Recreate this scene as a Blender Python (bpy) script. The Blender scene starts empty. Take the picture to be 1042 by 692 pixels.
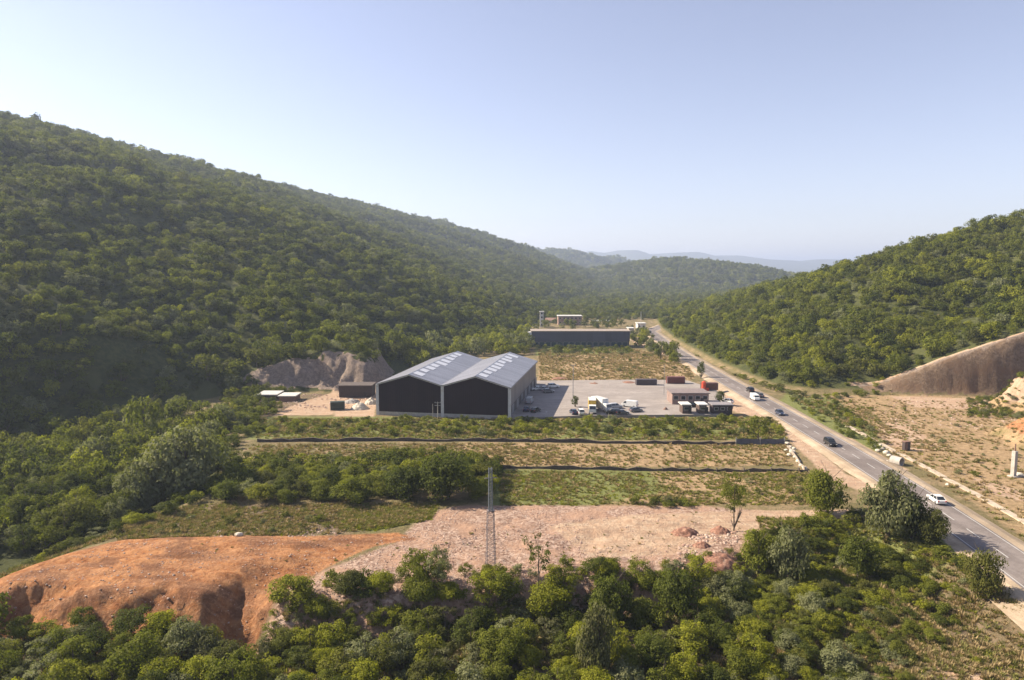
import bpy, bmesh, math, random
import numpy as np
from mathutils import Vector, Matrix
random.seed(7); rng = np.random.default_rng(11)
S = bpy.context.scene
COL = S.collection
R = math.radians
# ------------------------------------------------------------------ camera
CAMH = 45.0; FPX = 694.7; PITCH = math.atan(71/694.7)
cam = bpy.data.objects.new('camera', bpy.data.cameras.new('camera')); COL.objects.link(cam)
cam.data.sensor_width = 36; cam.data.lens = 24; cam.data.clip_end = 60000; cam.data.clip_start = 1
cam.location = (0, 0, CAMH); cam.rotation_euler = (R(90)-PITCH, 0, 0)
S.camera = cam
cp, sp_ = math.cos(PITCH), math.sin(PITCH)
def ray(px, py):
    xc = (px-521)/FPX; yc = (346-py)/FPX
    return xc, cp+yc*sp_, -sp_+yc*cp
def G(px, py, z=0.0):                 # survey a ground position seen in the photograph
    a, b, c = ray(px, py); t = (z-CAMH)/c
    return (a*t, b*t)
def AT(px, py, Y):
    a, b, c = ray(px, py); t = Y/b
    return (a*t, Y, CAMH+c*t)
def PROJ(x, y, z):
    f = y*cp-(z-CAMH)*sp_; u = y*sp_+(z-CAMH)*cp
    f = np.where(f < 1, 1, f)
    return 521+FPX*x/f, 346-FPX*u/f, f
# ------------------------------------------------------------------ noise and distances
def vnoise(x, y, seed=0):
    xi = np.floor(x).astype(np.int64); yi = np.floor(y).astype(np.int64)
    xf = x-xi; yf = y-yi
    xf = xf*xf*(3-2*xf); yf = yf*yf*(3-2*yf)
    def h(a, b):
        n = (a*374761393+b*668265263+seed*974634777) & 0xffffffff
        n = ((n ^ (n >> 13))*1274126177) & 0xffffffff
        n = n ^ (n >> 16)
        return (n & 0xffff)/65535.0
    a = h(xi, yi); b = h(xi+1, yi); c = h(xi, yi+1); d = h(xi+1, yi+1)
    return (a*(1-xf)+b*xf)*(1-yf)+(c*(1-xf)+d*xf)*yf
def fbm(x, y, seed=0, octv=4):
    s = 0; a = .5; t = 0
    for i in range(octv):
        s = s+a*vnoise(x, y, seed+i*17); t += a; a *= .5; x = x*2.03+3.1; y = y*2.03+1.7
    return s/t
def sstep(v, a=0.0, b=1.0):
    t = np.clip((v-a)/(b-a), 0, 1); return t*t*(3-2*t)
def polyline(P, X, Y):
    """distance to a polyline, side (+ = left of travel), and index parameter of the nearest place"""
    P = np.array(P, float); best = np.full(X.shape, 1e18); side = np.zeros(X.shape); par = np.zeros(X.shape); lastc = np.zeros(X.shape)
    for i in range(len(P)-1):
        ax, ay = P[i]; dx, dy = P[i+1]-P[i]; L = dx*dx+dy*dy
        tr = ((X-ax)*dx+(Y-ay)*dy)/L; t = np.clip(tr, 0, 1)
        qx = X-(ax+t*dx); qy = Y-(ay+t*dy); d = qx*qx+qy*qy
        cr = (dx*(Y-ay)-dy*(X-ax))/math.sqrt(L)
        m = (d < best-1e-5) | ((np.abs(d-best) <= 1e-5*(1+best)) & (np.abs(cr) > lastc))
        best = np.where(m, d, best); par = np.where(m, i+t, par)
        side = np.where(m, np.sign(cr), side); lastc = np.where(m, np.abs(cr), lastc)
    return np.sqrt(best), side, par
def sdist(P, X, Y):
    """signed distance to a polygon, + inside"""
    P = np.array(P, float); best = np.full(X.shape, 1e18); ins = np.zeros(X.shape, bool)
    n = len(P)
    for i in range(n):
        ax, ay = P[i]; bx, by = P[(i+1) % n]; dx, dy = bx-ax, by-ay; L = dx*dx+dy*dy+1e-9
        t = np.clip(((X-ax)*dx+(Y-ay)*dy)/L, 0, 1)
        qx = X-(ax+t*dx); qy = Y-(ay+t*dy); best = np.minimum(best, qx*qx+qy*qy)
        c = (ay > Y) != (by > Y)
        xi = ax+(Y-ay)/(dy if abs(dy) > 1e-9 else 1e-9)*dx
        ins ^= (c & (X < xi))
    d = np.sqrt(best); return np.where(ins, d, -d)
def GP(pts, z=0.0): return [G(px, py, z) for px, py in pts]
# ------------------------------------------------------------------ the land
TOE_L = [(-190, -200), (-185, 60), (-165, 130), (-146, 185), (-118, 215), (-103, 243), (-75, 250), (-47, 246), (-44, 262), (-50, 300), (-36, 370), (-4, 450), (22, 570), (60, 900), (190, 1400), (330, 2100), (520, 3300)]
RIDGE_L_PX = [(-700, -150, 200), (-300, 20, 430), (-60, 101, 540), (0, 116, 600), (60, 128, 680), (130, 148, 790), (200, 171, 930), (300, 192, 1300), (400, 215, 1700), (460, 230, 2000), (520, 252, 2350), (560, 271, 2700)]
RL = [AT(a, b, c) for a, b, c in RIDGE_L_PX]
RL[0] = (-470, -250, 175); RL[1] = (-475, 250, 180)
TOE_R = [(420, 238), (260, 239), (181, 240), (150, 243), (131, 246), (112, 249), (99, 262), (97, 330), (101, 420), (112, 520), (142, 700), (230, 1000), (420, 1500)]
RIDGE_R_PX = [(1500, 60, 330), (1300, 125, 350), (1150, 172, 370), (1042, 217, 400), (1000, 232, 430), (950, 250, 480), (900, 264, 530), (860, 276, 580), (800, 287, 650), (760, 295, 700), (700, 313, 760), (680, 322, 800)]
RR = [AT(a, b, c) for a, b, c in RIDGE_R_PX]
HUMP = [AT(a, b, c) for a, b, c in [(585, 296, 1500), (620, 284, 1700), (650, 273, 1800), (690, 265, 1900), (730, 270, 1950), (780, 281, 2000), (850, 292, 2100), (1000, 300, 2300)]]
FARH = [AT(a, b, c) for a, b, c in [(470, 262, 3300), (535, 258, 3300), (560, 256, 3300), (577, 256, 3300), (600, 266, 3350), (618, 263, 3450), (636, 270, 3500), (665, 277, 3600), (720, 285, 3700)]]
MOUN = [AT(a, b, c) for a, b, c in [(520, 275, 9000), (575, 262, 9000), (598, 256, 9000), (612, 258, 9000), (628, 255, 9000), (648, 261, 9100), (672, 258, 9300), (690, 257, 9400), (715, 260, 9500), (750, 260, 9500), (775, 264, 9500), (805, 267, 9500), (830, 264, 9500), (856, 264, 9500), (885, 273, 9500), (960, 278, 9500)]]
EDGE = GP([(-420, 660), (-60, 600), (0, 607), (30, 598), (70, 600), (110, 606), (165, 603), (205, 606), (228, 598), (250, 590), (264, 600), (300, 606), (400, 600), (500, 592), (600, 583), (690, 573), (750, 558), (800, 545), (880, 538), (950, 563), (1042, 622), (1200, 720), (1500, 900)])
WOODL = GP([(-300, 640), (-300, 430), (60, 425), (200, 428), (232, 445), (215, 500), (110, 545), (55, 567), (0, 588), (-40, 610)])
PADR = GP([(-60, 640), (-25, 600), (20, 580), (60, 568), (130, 552), (240, 549), (330, 551), (300, 580), (262, 590), (235, 602), (160, 620), (60, 620)])
def interp_par(par, vals):
    vals = np.array(vals); i = np.clip(np.floor(par).astype(int), 0, len(vals)-2); t = par-i
    return vals[i]*(1-t)+vals[i+1]*t
def land(X, Y, full=False):
    X = np.asarray(X, float); Y = np.asarray(Y, float)
    n1 = fbm(X/38, Y/38, 3, 3)-.5; n2 = fbm(X/6, Y/6, 9, 3)-.5
    z = n1*.7+n2*.28
    # lower wood on the left, terrace drop in the foreground
    dw = sdist(WOODL, X, Y); z = z-3.2*sstep(dw, -2, 9)
    de, se, pe = polyline(EDGE, X, Y)
    wob = (fbm(X/3.5, Y/3.5, 21, 4)-.5)*2.6
    front = -se*de+wob
    deep = 4.5-1.5*sstep(X, 15, 60)-.9*sstep(-X, 38, 48)
    z = z*(1-.3*sstep(front, 0, 8))-deep*sstep(front, -1.0, 6.5)-2.2*sstep(front, 6, 40)+(sstep(front, 1, 7)*(n1*2.0+n2*.8))
    rill = (fbm((X+Y*.3)/1.0, Y/5, 27, 4)-.5)*1.5+(fbm(X/2.2, Y/2.2, 29, 4)-.5)*1.2
    z = z+rill*sstep(front, -1.5, 1.5)*(1-sstep(front, 5, 8))
    dp = sdist(PADR, X, Y); pad = sstep(dp, -3, 4)
    z = z+pad*(1.0+n1*1.2+(fbm(X/7, Y/1.6, 35, 4)-.5)*.9)*(1-sstep(front, 0, 5))
    # rut and gully in the dirt bank
    gd, _, gp = polyline(GP([(345, 574), (300, 583), (272, 588), (252, 600), (232, 635)]), X, Y)
    gdep = np.interp(gp, [0, 1, 2, 3, 4], [.2, .7, 1.2, 1.6, .7])
    gully = sstep(6.0-(gd+wob*.5), 0, 6.0)
    z = z-gdep*gully
    # uneven heaps on the gravel
    zg = sdist(GP([(310, 604), (420, 545), (455, 520), (560, 520), (700, 520), (760, 535), (690, 572), (560, 590), (400, 600)]), X, Y)
    z = z+sstep(zg, 0, 6)*((fbm(X/3.2, Y/3.2, 33, 3)-.5)*1.1)
    # a low step across the fields
    z = z+.0
    # left hill
    dt, st, pt = polyline(TOE_L, X, Y); dr, sr, pr = polyline([(a, b) for a, b, c in RL], X, Y)
    HR = interp_par(pr, [c-4 for a, b, c in RL])
    s = dt/(dt+dr+1e-6)
    prof = .72*s+.28*np.sin(s*math.pi/2)
    u = Y+X*.25
    spur = (fbm(u/120, s*2.2, 41, 3)-.5)*26*np.sin(np.clip(s, 0, 1)*math.pi)*np.clip(HR/120, .3, 1)
    spur = spur+(fbm(X/45, Y/45, 47, 3)-.5)*14*np.sin(np.clip(s*1.0, 0, 1)*math.pi)**.6
    hl = np.where(st > 0, np.where(sr > 0, HR*np.exp(-(dr/330)**2), HR*prof+spur), 0)
    bank = sstep(dt, 10, 26)*6*sstep(-X, 100, 122)*(1-sstep(Y, 235, 262))*(st > 0)
    hl = np.maximum(hl, 0)+bank
    # rock cut in its foot
    inl = (Y > 232) & (Y < 300)
    ch = np.interp(X, [-114, -104, -94, -82, -72, -63, -55, -46, -38], [0, 5.5, 9, 12, 14, 13.5, 11, 6, 0])
    chn = ch*(1+.12*(fbm(X/7, Y/9, 51, 3)-.5))+sstep(dt, 11, 60)*15*sstep(ch, 0, 6)+(fbm(X/2.6, Y/2.0, 57, 4)-.5)*1.1*sstep(ch, 0, 3)*sstep(dt, 0, 4)
    cut = np.where((st > 0) & inl, chn*sstep(dt+(fbm(X/4, Y/4, 53, 2)-.5)*4, 0, 12), 0)
    rockL = (cut > 1.0) & (dt < 10.5+(fbm(X/3, Y/3, 59, 3)-.5)*9) & (X > -101) & (hl < cut+3)
    hl = np.maximum(hl, cut)
    # right hill
    dt2, st2, pt2 = polyline(TOE_R, X, Y); dr2, sr2, pr2 = polyline([(a, b) for a, b, c in RR], X, Y)
    HR2 = np.maximum(interp_par(pr2, [c-3 for a, b, c in RR]), 0)
    s2 = dt2/(dt2+dr2+1e-6)
    right_of_toe = st2 < 0; beyond = sr2 < 0
    sp2 = (fbm(X/55, Y/55, 61, 3)-.5)*10*np.sin(np.clip(s2, 0, 1)*math.pi)
    hr = np.where(right_of_toe, np.where(beyond, HR2*np.exp(-(dr2/160)**2), HR2*(.6*s2+.4*np.sin(s2*math.pi/2))+sp2), 0)
    hr = np.maximum(hr, 0)
    c2 = np.interp(X, [128, 136, 158, 181, 210, 300], [0, 3, 12.5, 21, 29, 34])*(1+.03*(fbm(X/9, Y/9, 63, 2)-.5))
    cut2 = np.where(right_of_toe & (Y < 300) & (X > 126), c2*sstep(dt2+(fbm(X/3, Y/3, 65, 4)-.5)*1.0, 0, 5.5), 0)
    rockR = (cut2 > .6) & (dt2 < 6.5)
    hr = np.maximum(hr, cut2)
    def tent(P, w, fb):
        d, _, p = polyline([(a, b) for a, b, c in P], X, Y); h = interp_par(p, [c for a, b, c in P])
        return np.maximum(h, 0)*np.exp(-(d/w)**2)*(1+fb*(fbm(X/w*2, Y/w*2, 71, 4)-.5)*sstep(d/w, 0.05, .4))
    hm = np.maximum(tent(HUMP, 330, .7), np.maximum(tent(FARH, 420, .6), tent(MOUN, 1500, .5)))
    hills = np.maximum(np.maximum(hl, hr), hm)
    # small heaps on the right
    def heap(px, py, r, h, sd):
        gx, gy = G(px, py); d = np.hypot(X-gx, Y-gy)*(1+.5*(fbm(X/5, Y/5, sd, 3)-.5))
        return h*sstep(r-d, 0, r*.75)
    hp1 = heap(1078, 418, 19, 14, 81); hp2 = heap(1100, 452, 20, 8.5, 83)
    z = z*(1-sstep(hills, 1, 8))+hills+np.maximum(hp1, hp2)
    if not full: return z
    return z, dict(front=front, dw=dw, st=st, dt=dt, s=s, sr=sr, dr=dr, rockL=rockL, right=right_of_toe, dt2=dt2, s2=s2, beyond=beyond, dr2=dr2, rockR=rockR, hills=hills, hm=hm, hp1=hp1, hp2=hp2, pad=pad, hl=hl, hr=hr, gully=gully)
def H1(x, y): return float(land(np.array([x]), np.array([y]))[0])

# ------------------------------------------------------------------ tags
def tag(o, label=None, cat=None, group=None, kind=None):
    if label: o['label'] = label
    if cat: o['category'] = cat
    if group: o['group'] = group
    if kind: o['kind'] = kind
    return o
def empty(name, loc, rz=0, label=None, cat=None, group=None):
    o = bpy.data.objects.new(name, None); COL.objects.link(o); o.empty_display_size = .5
    o.location = loc; o.rotation_euler = (0, 0, rz)
    return tag(o, label, cat, group)
class MB:
    def __init__(s): s.v = []; s.f = []; s.m = []; s.mi = 0
    def add(s, vs, fs):
        b = len(s.v); s.v += [tuple(v) for v in vs]; s.f += [tuple(b+i for i in f) for f in fs]; s.m += [s.mi]*len(fs); return s
    def box(s, x0, x1, y0, y1, z0, z1, rz=0, c=None):
        vs = [(x, y, z) for z in (z0, z1) for x, y in ((x0, y0), (x1, y0), (x1, y1), (x0, y1))]
        if rz:
            cx, cy = c or ((x0+x1)/2, (y0+y1)/2); k, w = math.cos(rz), math.sin(rz)
            vs = [(cx+(x-cx)*k-(y-cy)*w, cy+(x-cx)*w+(y-cy)*k, z) for x, y, z in vs]
        return s.add(vs, [(3, 2, 1, 0), (4, 5, 6, 7), (0, 1, 5, 4), (1, 2, 6, 5), (2, 3, 7, 6), (3, 0, 4, 7)])
    def tube(s, p, q, r0, r1=None, n=8, cap=True):
        r1 = r0 if r1 is None else r1
        p = Vector(p); q = Vector(q); d = (q-p).normalized()
        a = d.orthogonal().normalized(); b = d.cross(a)
        vs = [p+(a*math.cos(t)+b*math.sin(t))*r0 for t in [2*math.pi*i/n for i in range(n)]]+[q+(a*math.cos(t)+b*math.sin(t))*r1 for t in [2*math.pi*i/n for i in range(n)]]
        fs = [(i, (i+1) % n, n+(i+1) % n, n+i) for i in range(n)]
        if cap: fs += [tuple(reversed(range(n))), tuple(range(n, 2*n))]
        return s.add(vs, fs)
    def prism(s, pts, y0, y1, axis='y'):      # profile (x,z) extruded along y
        n = len(pts)
        vs = [(x, y0, z) for x, z in pts]+[(x, y1, z) for x, z in pts]
        if axis == 'x': vs = [(y, x, z) for x, y, z in vs]
        fs = [tuple(range(n)), tuple(reversed(range(n, 2*n)))]+[(i, n+i, n+(i+1) % n, (i+1) % n) for i in range(n)]
        return s.add(vs, fs)
    def build(s, name, mat, parent=None, bevel=0, smooth=False):
        me = bpy.data.meshes.new(name); me.from_pydata(s.v, [], s.f)
        mats = mat if isinstance(mat, (list, tuple)) else [mat]
        for m in mats: me.materials.append(m)
        if len(mats) > 1: me.polygons.foreach_set('material_index', s.m)
        bm = bmesh.new(); bm.from_mesh(me); bmesh.ops.recalc_face_normals(bm, faces=bm.faces); bm.to_mesh(me); bm.free()
        if smooth: me.polygons.foreach_set('use_smooth', [True]*len(me.polygons))
        o = bpy.data.objects.new(name, me); COL.objects.link(o)
        if parent: o.parent = parent
        if bevel:
            b = o.modifiers.new('b', 'BEVEL'); b.width = bevel; b.segments = 2; b.limit_method = 'ANGLE'
        return o
# ------------------------------------------------------------------ materials
def newmat(name):
    m = bpy.data.materials.new(name); m.use_nodes = True; nt = m.node_tree; nt.nodes.clear()
    out = nt.nodes.new('ShaderNodeOutputMaterial'); return m, nt, out
def N(nt, t, **k):
    n = nt.nodes.new(t)
    for a, b in k.items():
        if a == 'inp':
            for i, v in b.items(): n.inputs[i].default_value = v
        else: setattr(n, a, b)
    return n
def L(nt, a, b): nt.links.new(a, b)
def rgba(c): return (c[0], c[1], c[2], 1)
def math_(nt, op, a, b=None, c=None, clamp=False):
    n = N(nt, 'ShaderNodeMath', operation=op, use_clamp=clamp)
    for i, v in enumerate((a, b, c)):
        if v is None: continue
        if hasattr(v, 'is_linked'): L(nt, v, n.inputs[i])
        else: n.inputs[i].default_value = v
    return n.outputs[0]
def mix(nt, f, a, b, bt='MIX'):
    n = N(nt, 'ShaderNodeMix', data_type='RGBA', blend_type=bt)
    for i, v in ((0, f), (6, a), (7, b)):
        if hasattr(v, 'is_linked'): L(nt, v, n.inputs[i])
        elif i == 0: n.inputs[0].default_value = v
        else: n.inputs[i].default_value = rgba(v)
    return n.outputs[2]
def noise(nt, vec, sc, det=3, rough=.6, dist=0):
    n = N(nt, 'ShaderNodeTexNoise', inp={'Scale': sc, 'Detail': det, 'Roughness': rough, 'Distortion': dist}); L(nt, vec, n.inputs['Vector']); return n.outputs['Fac']
def mrange(nt, v, a, b, c=0., d=1., t='SMOOTHSTEP'):
    n = N(nt, 'ShaderNodeMapRange', interpolation_type=t); L(nt, v, n.inputs[0])
    for i, q in enumerate((a, b, c, d)): n.inputs[1+i].default_value = q
    return n.outputs[0]
_plain = {}
def plain(name, c, rough=.6, metal=0., var=.25, scale=1.5, spec=.4, dirt=None):
    """plain surface with worn, uneven colour"""
    if name in _plain: return _plain[name]
    m, nt, out = newmat(name); p = N(nt, 'ShaderNodeBsdfPrincipled'); L(nt, p.outputs[0], out.inputs[0])
    g = N(nt, 'ShaderNodeNewGeometry').outputs['Position']
    n1 = noise(nt, g, scale, 4, .65); n2 = noise(nt, g, scale*9, 3, .6)
    f = math_(nt, 'ADD', math_(nt, 'MULTIPLY', n1, .7), math_(nt, 'MULTIPLY', n2, .3))
    f = mrange(nt, f, .35, .65)
    a = tuple(x*(1-var) for x in c); b = tuple(min(1, x*(1+var*.6)) for x in c)
    col = mix(nt, f, a, b)
    if dirt: col = mix(nt, mrange(nt, noise(nt, g, scale*.5, 5, .7), .52, .68, 0, .7), col, dirt)
    L(nt, col, p.inputs['Base Color']); p.inputs['Roughness'].default_value = rough; p.inputs['Metallic'].default_value = metal
    p.inputs['Specular IOR Level'].default_value = spec
    L(nt, mrange(nt, n2, 0, 1, max(0, rough-.12), min(1, rough+.12), 'LINEAR'), p.inputs['Roughness'])
    _plain[name] = m; return m
def ribbed(name, c, pitch, rough=.4, metal=.0, axis='X', depth=.03):
    m, nt, out = newmat(name); p = N(nt, 'ShaderNodeBsdfPrincipled'); L(nt, p.outputs[0], out.inputs[0])
    o = N(nt, 'ShaderNodeTexCoord').outputs['Object']; sx = N(nt, 'ShaderNodeSeparateXYZ'); L(nt, o, sx.inputs[0])
    w = math_(nt, 'ABSOLUTE', math_(nt, 'SINE', math_(nt, 'MULTIPLY', sx.outputs[axis], math.pi/pitch)))
    w = mrange(nt, w, .0, .35)
    bp = N(nt, 'ShaderNodeBump', inp={'Strength': .6, 'Distance': depth}); L(nt, w, bp.inputs['Height']); L(nt, bp.outputs[0], p.inputs['Normal'])
    # sheets of slightly different weathering
    sheet = N(nt, 'ShaderNodeTexWhiteNoise', noise_dimensions='1D'); L(nt, math_(nt, 'FLOOR', math_(nt, 'DIVIDE', sx.outputs[axis], pitch*4)), sheet.inputs['W'])
    n1 = noise(nt, o, .25, 5, .65)
    f = math_(nt, 'ADD', math_(nt, 'MULTIPLY', sheet.outputs[0], .4), math_(nt, 'MULTIPLY', n1, .6))
    L(nt, mix(nt, mrange(nt, f, .2, .8), tuple(x*.8 for x in c), tuple(x*1.12 for x in c)), p.inputs['Base Color'])
    p.inputs['Roughness'].default_value = rough; p.inputs['Metallic'].default_value = metal
    return m
def leafmat(name, dark, light, trans=.42):
    m, nt, out = newmat(name)
    p = N(nt, 'ShaderNodeBsdfPrincipled', inp={'Roughness': .75, 'Specular IOR Level': .10}); t = N(nt, 'ShaderNodeBsdfTranslucent')
    oi = N(nt, 'ShaderNodeObjectInfo').outputs['Random']; at = N(nt, 'ShaderNodeAttribute', attribute_name='tone').outputs['Fac']
    f = math_(nt, 'ADD', math_(nt, 'MULTIPLY', oi, .45), math_(nt, 'MULTIPLY', at, .62), clamp=True)
    col = mix(nt, f, dark, light)
    # a few plants are drier and browner than the rest
    wn = N(nt, 'ShaderNodeTexWhiteNoise', noise_dimensions='1D'); L(nt, math_(nt, 'MULTIPLY', oi, 91.7), wn.inputs['W'])
    col = mix(nt, mrange(nt, wn.outputs[0], .72, 1, 0, .55), col, (.095, .088, .034))
    L(nt, col, p.inputs['Base Color']); L(nt, mix(nt, 1.0, col, (1.15, 1.25, .55), 'MULTIPLY'), t.inputs[0])
    mx = N(nt, 'ShaderNodeMixShader', inp={0: trans}); L(nt, p.outputs[0], mx.inputs[1]); L(nt, t.outputs[0], mx.inputs[2]); L(nt, mx.outputs[0], out.inputs[0])
    return m
LEAF = {
 'dark': leafmat('leaf_dark', (.044, .056, .013), (.120, .138, .026)),
 'mid': leafmat('leaf_mid', (.082, .096, .014), (.200, .212, .034)),
 'lime': leafmat('leaf_lime', (.145, .158, .015), (.30, .30, .036), .45),
 'grey': leafmat('leaf_grey', (.115, .125, .055), (.235, .240, .12), .36),
 'dry': leafmat('leaf_dry', (.24, .175, .090), (.40, .30, .165), .2),
 'grassy': leafmat('leaf_grassy', (.135, .140, .038), (.25, .23, .08), .25),
}
M_BARK = plain('bark', (.12, .095, .07), .9, var=.4, scale=3)
M_WHITE = plain('white_paint', (.58, .57, .55), .5, dirt=(.45, .4, .34), var=.1)
M_CONC = plain('concrete', (.42, .39, .35), .85, dirt=(.28, .24, .19))
M_STEEL = plain('galvanised_steel', (.30, .30, .31), .5, .5)
M_RUST = plain('rusted_steel', (.20, .12, .09), .8)
M_GLASS = plain('dark_glass', (.02, .025, .03), .08, var=.1, spec=.8)
M_TYRE = plain('tyre_rubber', (.02, .02, .02), .8)
M_RIM = plain('alloy_rim', (.45, .45, .46), .3, .8)
M_LAMP = plain('lamp_lens', (.75, .75, .70), .1)
M_TAIL = plain('red_lens', (.45, .02, .015), .2)
M_DARK = plain('charcoal_sheet', (.028, .022, .026), .5, var=.2, scale=.3)
M_STONE = plain('pale_stone', (.50, .45, .37), .9, var=.3, scale=2)
M_DSTONE = plain('dark_stone', (.10, .08, .065), .95, var=.4, scale=2)

# ground shader: kinds of ground cover, their borders broken up by noise
def ground_material():
    m, nt, out = newmat('valley_ground'); p = N(nt, 'ShaderNodeBsdfPrincipled', inp={'Roughness': .95, 'Specular IOR Level': .15}); L(nt, p.outputs[0], out.inputs[0])
    g = N(nt, 'ShaderNodeNewGeometry').outputs['Position']
    A = N(nt, 'ShaderNodeSeparateColor'); aa = N(nt, 'ShaderNodeAttribute', attribute_name='coverA'); L(nt, aa.outputs['Color'], A.inputs[0])
    B = N(nt, 'ShaderNodeSeparateColor'); bb = N(nt, 'ShaderNodeAttribute', attribute_name='coverB'); L(nt, bb.outputs['Color'], B.inputs[0])
    nb = noise(nt, g, .16, 5, .65); nm = noise(nt, g, .55, 5, .7); nf = noise(nt, g, 2.6, 4, .7); nx = noise(nt, g, .03, 4, .6)
    nd = noise(nt, g, .9, 6, .75, .6)
    mp = N(nt, 'ShaderNodeMapping', vector_type='POINT'); mp.inputs['Scale'].default_value = (.05, .75, .0); mp.inputs['Rotation'].default_value = (0, 0, .06); L(nt, g, mp.inputs['Vector'])
    trk = mrange(nt, noise(nt, mp.outputs[0], 1.0, 5, .7, .3), .42, .60)
    edge = math_(nt, 'SUBTRACT', math_(nt, 'ADD', math_(nt, 'MULTIPLY', nb, .55), math_(nt, 'MULTIPLY', nm, .45)), .5)
    def mask(o, k=1.3, w=.20): return mrange(nt, math_(nt, 'ADD', o, math_(nt, 'MULTIPLY', edge, k)), .5-w, .5+w)
    f1 = mrange(nt, nm, .35, .65); f2 = mrange(nt, nf, .3, .7); fb = mrange(nt, nb, .38, .62); fd = mrange(nt, nd, .40, .62)
    olive = mix(nt, f2, mix(nt, f1, (.085, .075, .030), (.15, .125, .055)), (.19, .155, .075))
    olive = mix(nt, mrange(nt, nb, .45, .62), olive, (.25, .185, .105))
    dry = mix(nt, fd, mix(nt, f1, (.19, .135, .068), (.29, .20, .105)), (.40, .28, .16))
    dry = mix(nt, mrange(nt, nb, .52, .66, 0, .7), dry, (.135, .125, .045))
    green = mix(nt, f2, mix(nt, f1, (.095, .120, .034), (.145, .170, .046)), (.20, .195, .07))
    brown = mix(nt, f2, mix(nt, f1, (.15, .105, .065), (.24, .17, .11)), (.11, .095, .05))
    pale = mix(nt, f1, mix(nt, f2, (.43, .32, .22), (.52, .40, .29)), (.40, .27, .18))
    vor = N(nt, 'ShaderNodeTexVoronoi', inp={'Scale': 2.2}); L(nt, g, vor.inputs['Vector'])
    vs = N(nt, 'ShaderNodeSeparateColor'); L(nt, vor.outputs['Color'], vs.inputs[0])
    gravel = mix(nt, mrange(nt, vs.outputs[0], .1, .95, 0, 1, 'LINEAR'), (.22, .135, .095), (.45, .33, .26))
    gravel = mix(nt, mrange(nt, nb, .42, .62), gravel, mix(nt, f2, (.32, .19, .125), (.42, .28, .20)))
    orange = mix(nt, f1, mix(nt, fd, (.20, .072, .026), (.33, .135, .048)), (.43, .21, .09))
    orange = mix(nt, mrange(nt, nb, .46, .60, 0, .85), orange, (.15, .068, .036)); orange = mix(nt, mrange(nt, nf, .56, .72, 0, .6), orange, (.46, .29, .17))
    orange = mix(nt, math_(nt, 'MULTIPLY', trk, .55), orange, mix(nt, f2, (.17, .075, .038), (.46, .26, .14)))
    pale = mix(nt, math_(nt, 'MULTIPLY', trk, .6), pale, (.33, .215, .145))
    dry = mix(nt, math_(nt, 'MULTIPLY', trk, .35), dry, (.38, .26, .16))
    rock = mix(nt, fd, (.155, .108, .072), (.25, .18, .122)); rock = mix(nt, mrange(nt, nb, .45, .62), rock, (.19, .125, .08))
    rock = mix(nt, math_(nt, 'MULTIPLY', aa.outputs['Alpha'], .8), rock, mix(nt, fd, (.185, .15, .125), (.30, .24, .20)))
    forest = mix(nt, f1, (.038, .045, .014), (.075, .08, .026)); forest = mix(nt, mrange(nt, nx, .5, .62, 0, .7), forest, (.085, .09, .03))
    col = olive
    for o, c, k in ((B.outputs[0], dry, 1.5), (A.outputs[2], green, 1.5), (B.outputs[1], brown, 1.5), (bb.outputs['Alpha'], forest, 1.0), (A.outputs[1], gravel, .9), (aa.outputs['Alpha'], pale, .9), (A.outputs[0], orange, .9), (B.outputs[2], rock, .5)):
        col = mix(nt, mask(o, k), col, c)
    L(nt, col, p.inputs['Base Color'])
    hgt = math_(nt, 'ADD', math_(nt, 'MULTIPLY', nf, .35), math_(nt, 'MULTIPLY', nd, 1.0))
    hgt = math_(nt, 'ADD', hgt, math_(nt, 'MULTIPLY', math_(nt, 'MULTIPLY', vs.outputs[1], A.outputs[1]), .3))
    bp = N(nt, 'ShaderNodeBump', inp={'Strength': .9, 'Distance': .5}); L(nt, hgt, bp.inputs['Height']); L(nt, bp.outputs[0], p.inputs['Normal'])
    return m
M_GROUND = ground_material()

# ------------------------------------------------------------------ ground sheet
def axis(segs):
    out = [segs[0][0]]
    for a, b, s0, s1 in segs:
        x = a
        while x < b-1e-6:
            t = (x-a)/(b-a); x += s0*(s1/s0)**t; out.append(min(x, b))
    return np.array(out)
xs = axis([(-6000, -700, 500, 22), (-700, -120, 14, 2), (-120, 100, .6, .6), (100, 215, .9, .9), (215, 700, 2, 20), (700, 9000, 25, 500)])
ys = axis([(-400, 40, 60, 4), (40, 84, .9, .8), (84, 135, .38, .45), (135, 300, .7, .8), (300, 620, .9, 3.5), (620, 2600, 5, 26), (2600, 16000, 40, 400)])
XX, YY = np.meshgrid(xs, ys)
ZZ, F = land(XX, YY, True)
def cover(polys, w=2.0, z=0.0):
    m = np.zeros(XX.shape)
    for P in polys:
        zz = z
        if isinstance(P, tuple): zz, P = P
        m = np.maximum(m, np.clip(.5+sdist(GP(P, zz), XX, YY)/(2*w), 0, 1))
    return m
c_orange = cover([[(-80, 640), (-25, 598), (20, 578), (60, 566), (130, 550), (240, 546), (340, 545), (405, 541), (425, 548), (380, 556), (330, 576), (300, 592), (268, 612), (240, 640), (160, 650)]], 1.2)
gl = cover([[(345, 600), (390, 560), (440, 540), (430, 560), (380, 600)]], 2)
c_gravel = cover([[(262, 622), (300, 592), (335, 576), (400, 553), (430, 524), (460, 515), (560, 514), (720, 515), (775, 520), (775, 548), (745, 575), (700, 590), (560, 606), (400, 616)]], 2)
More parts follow.
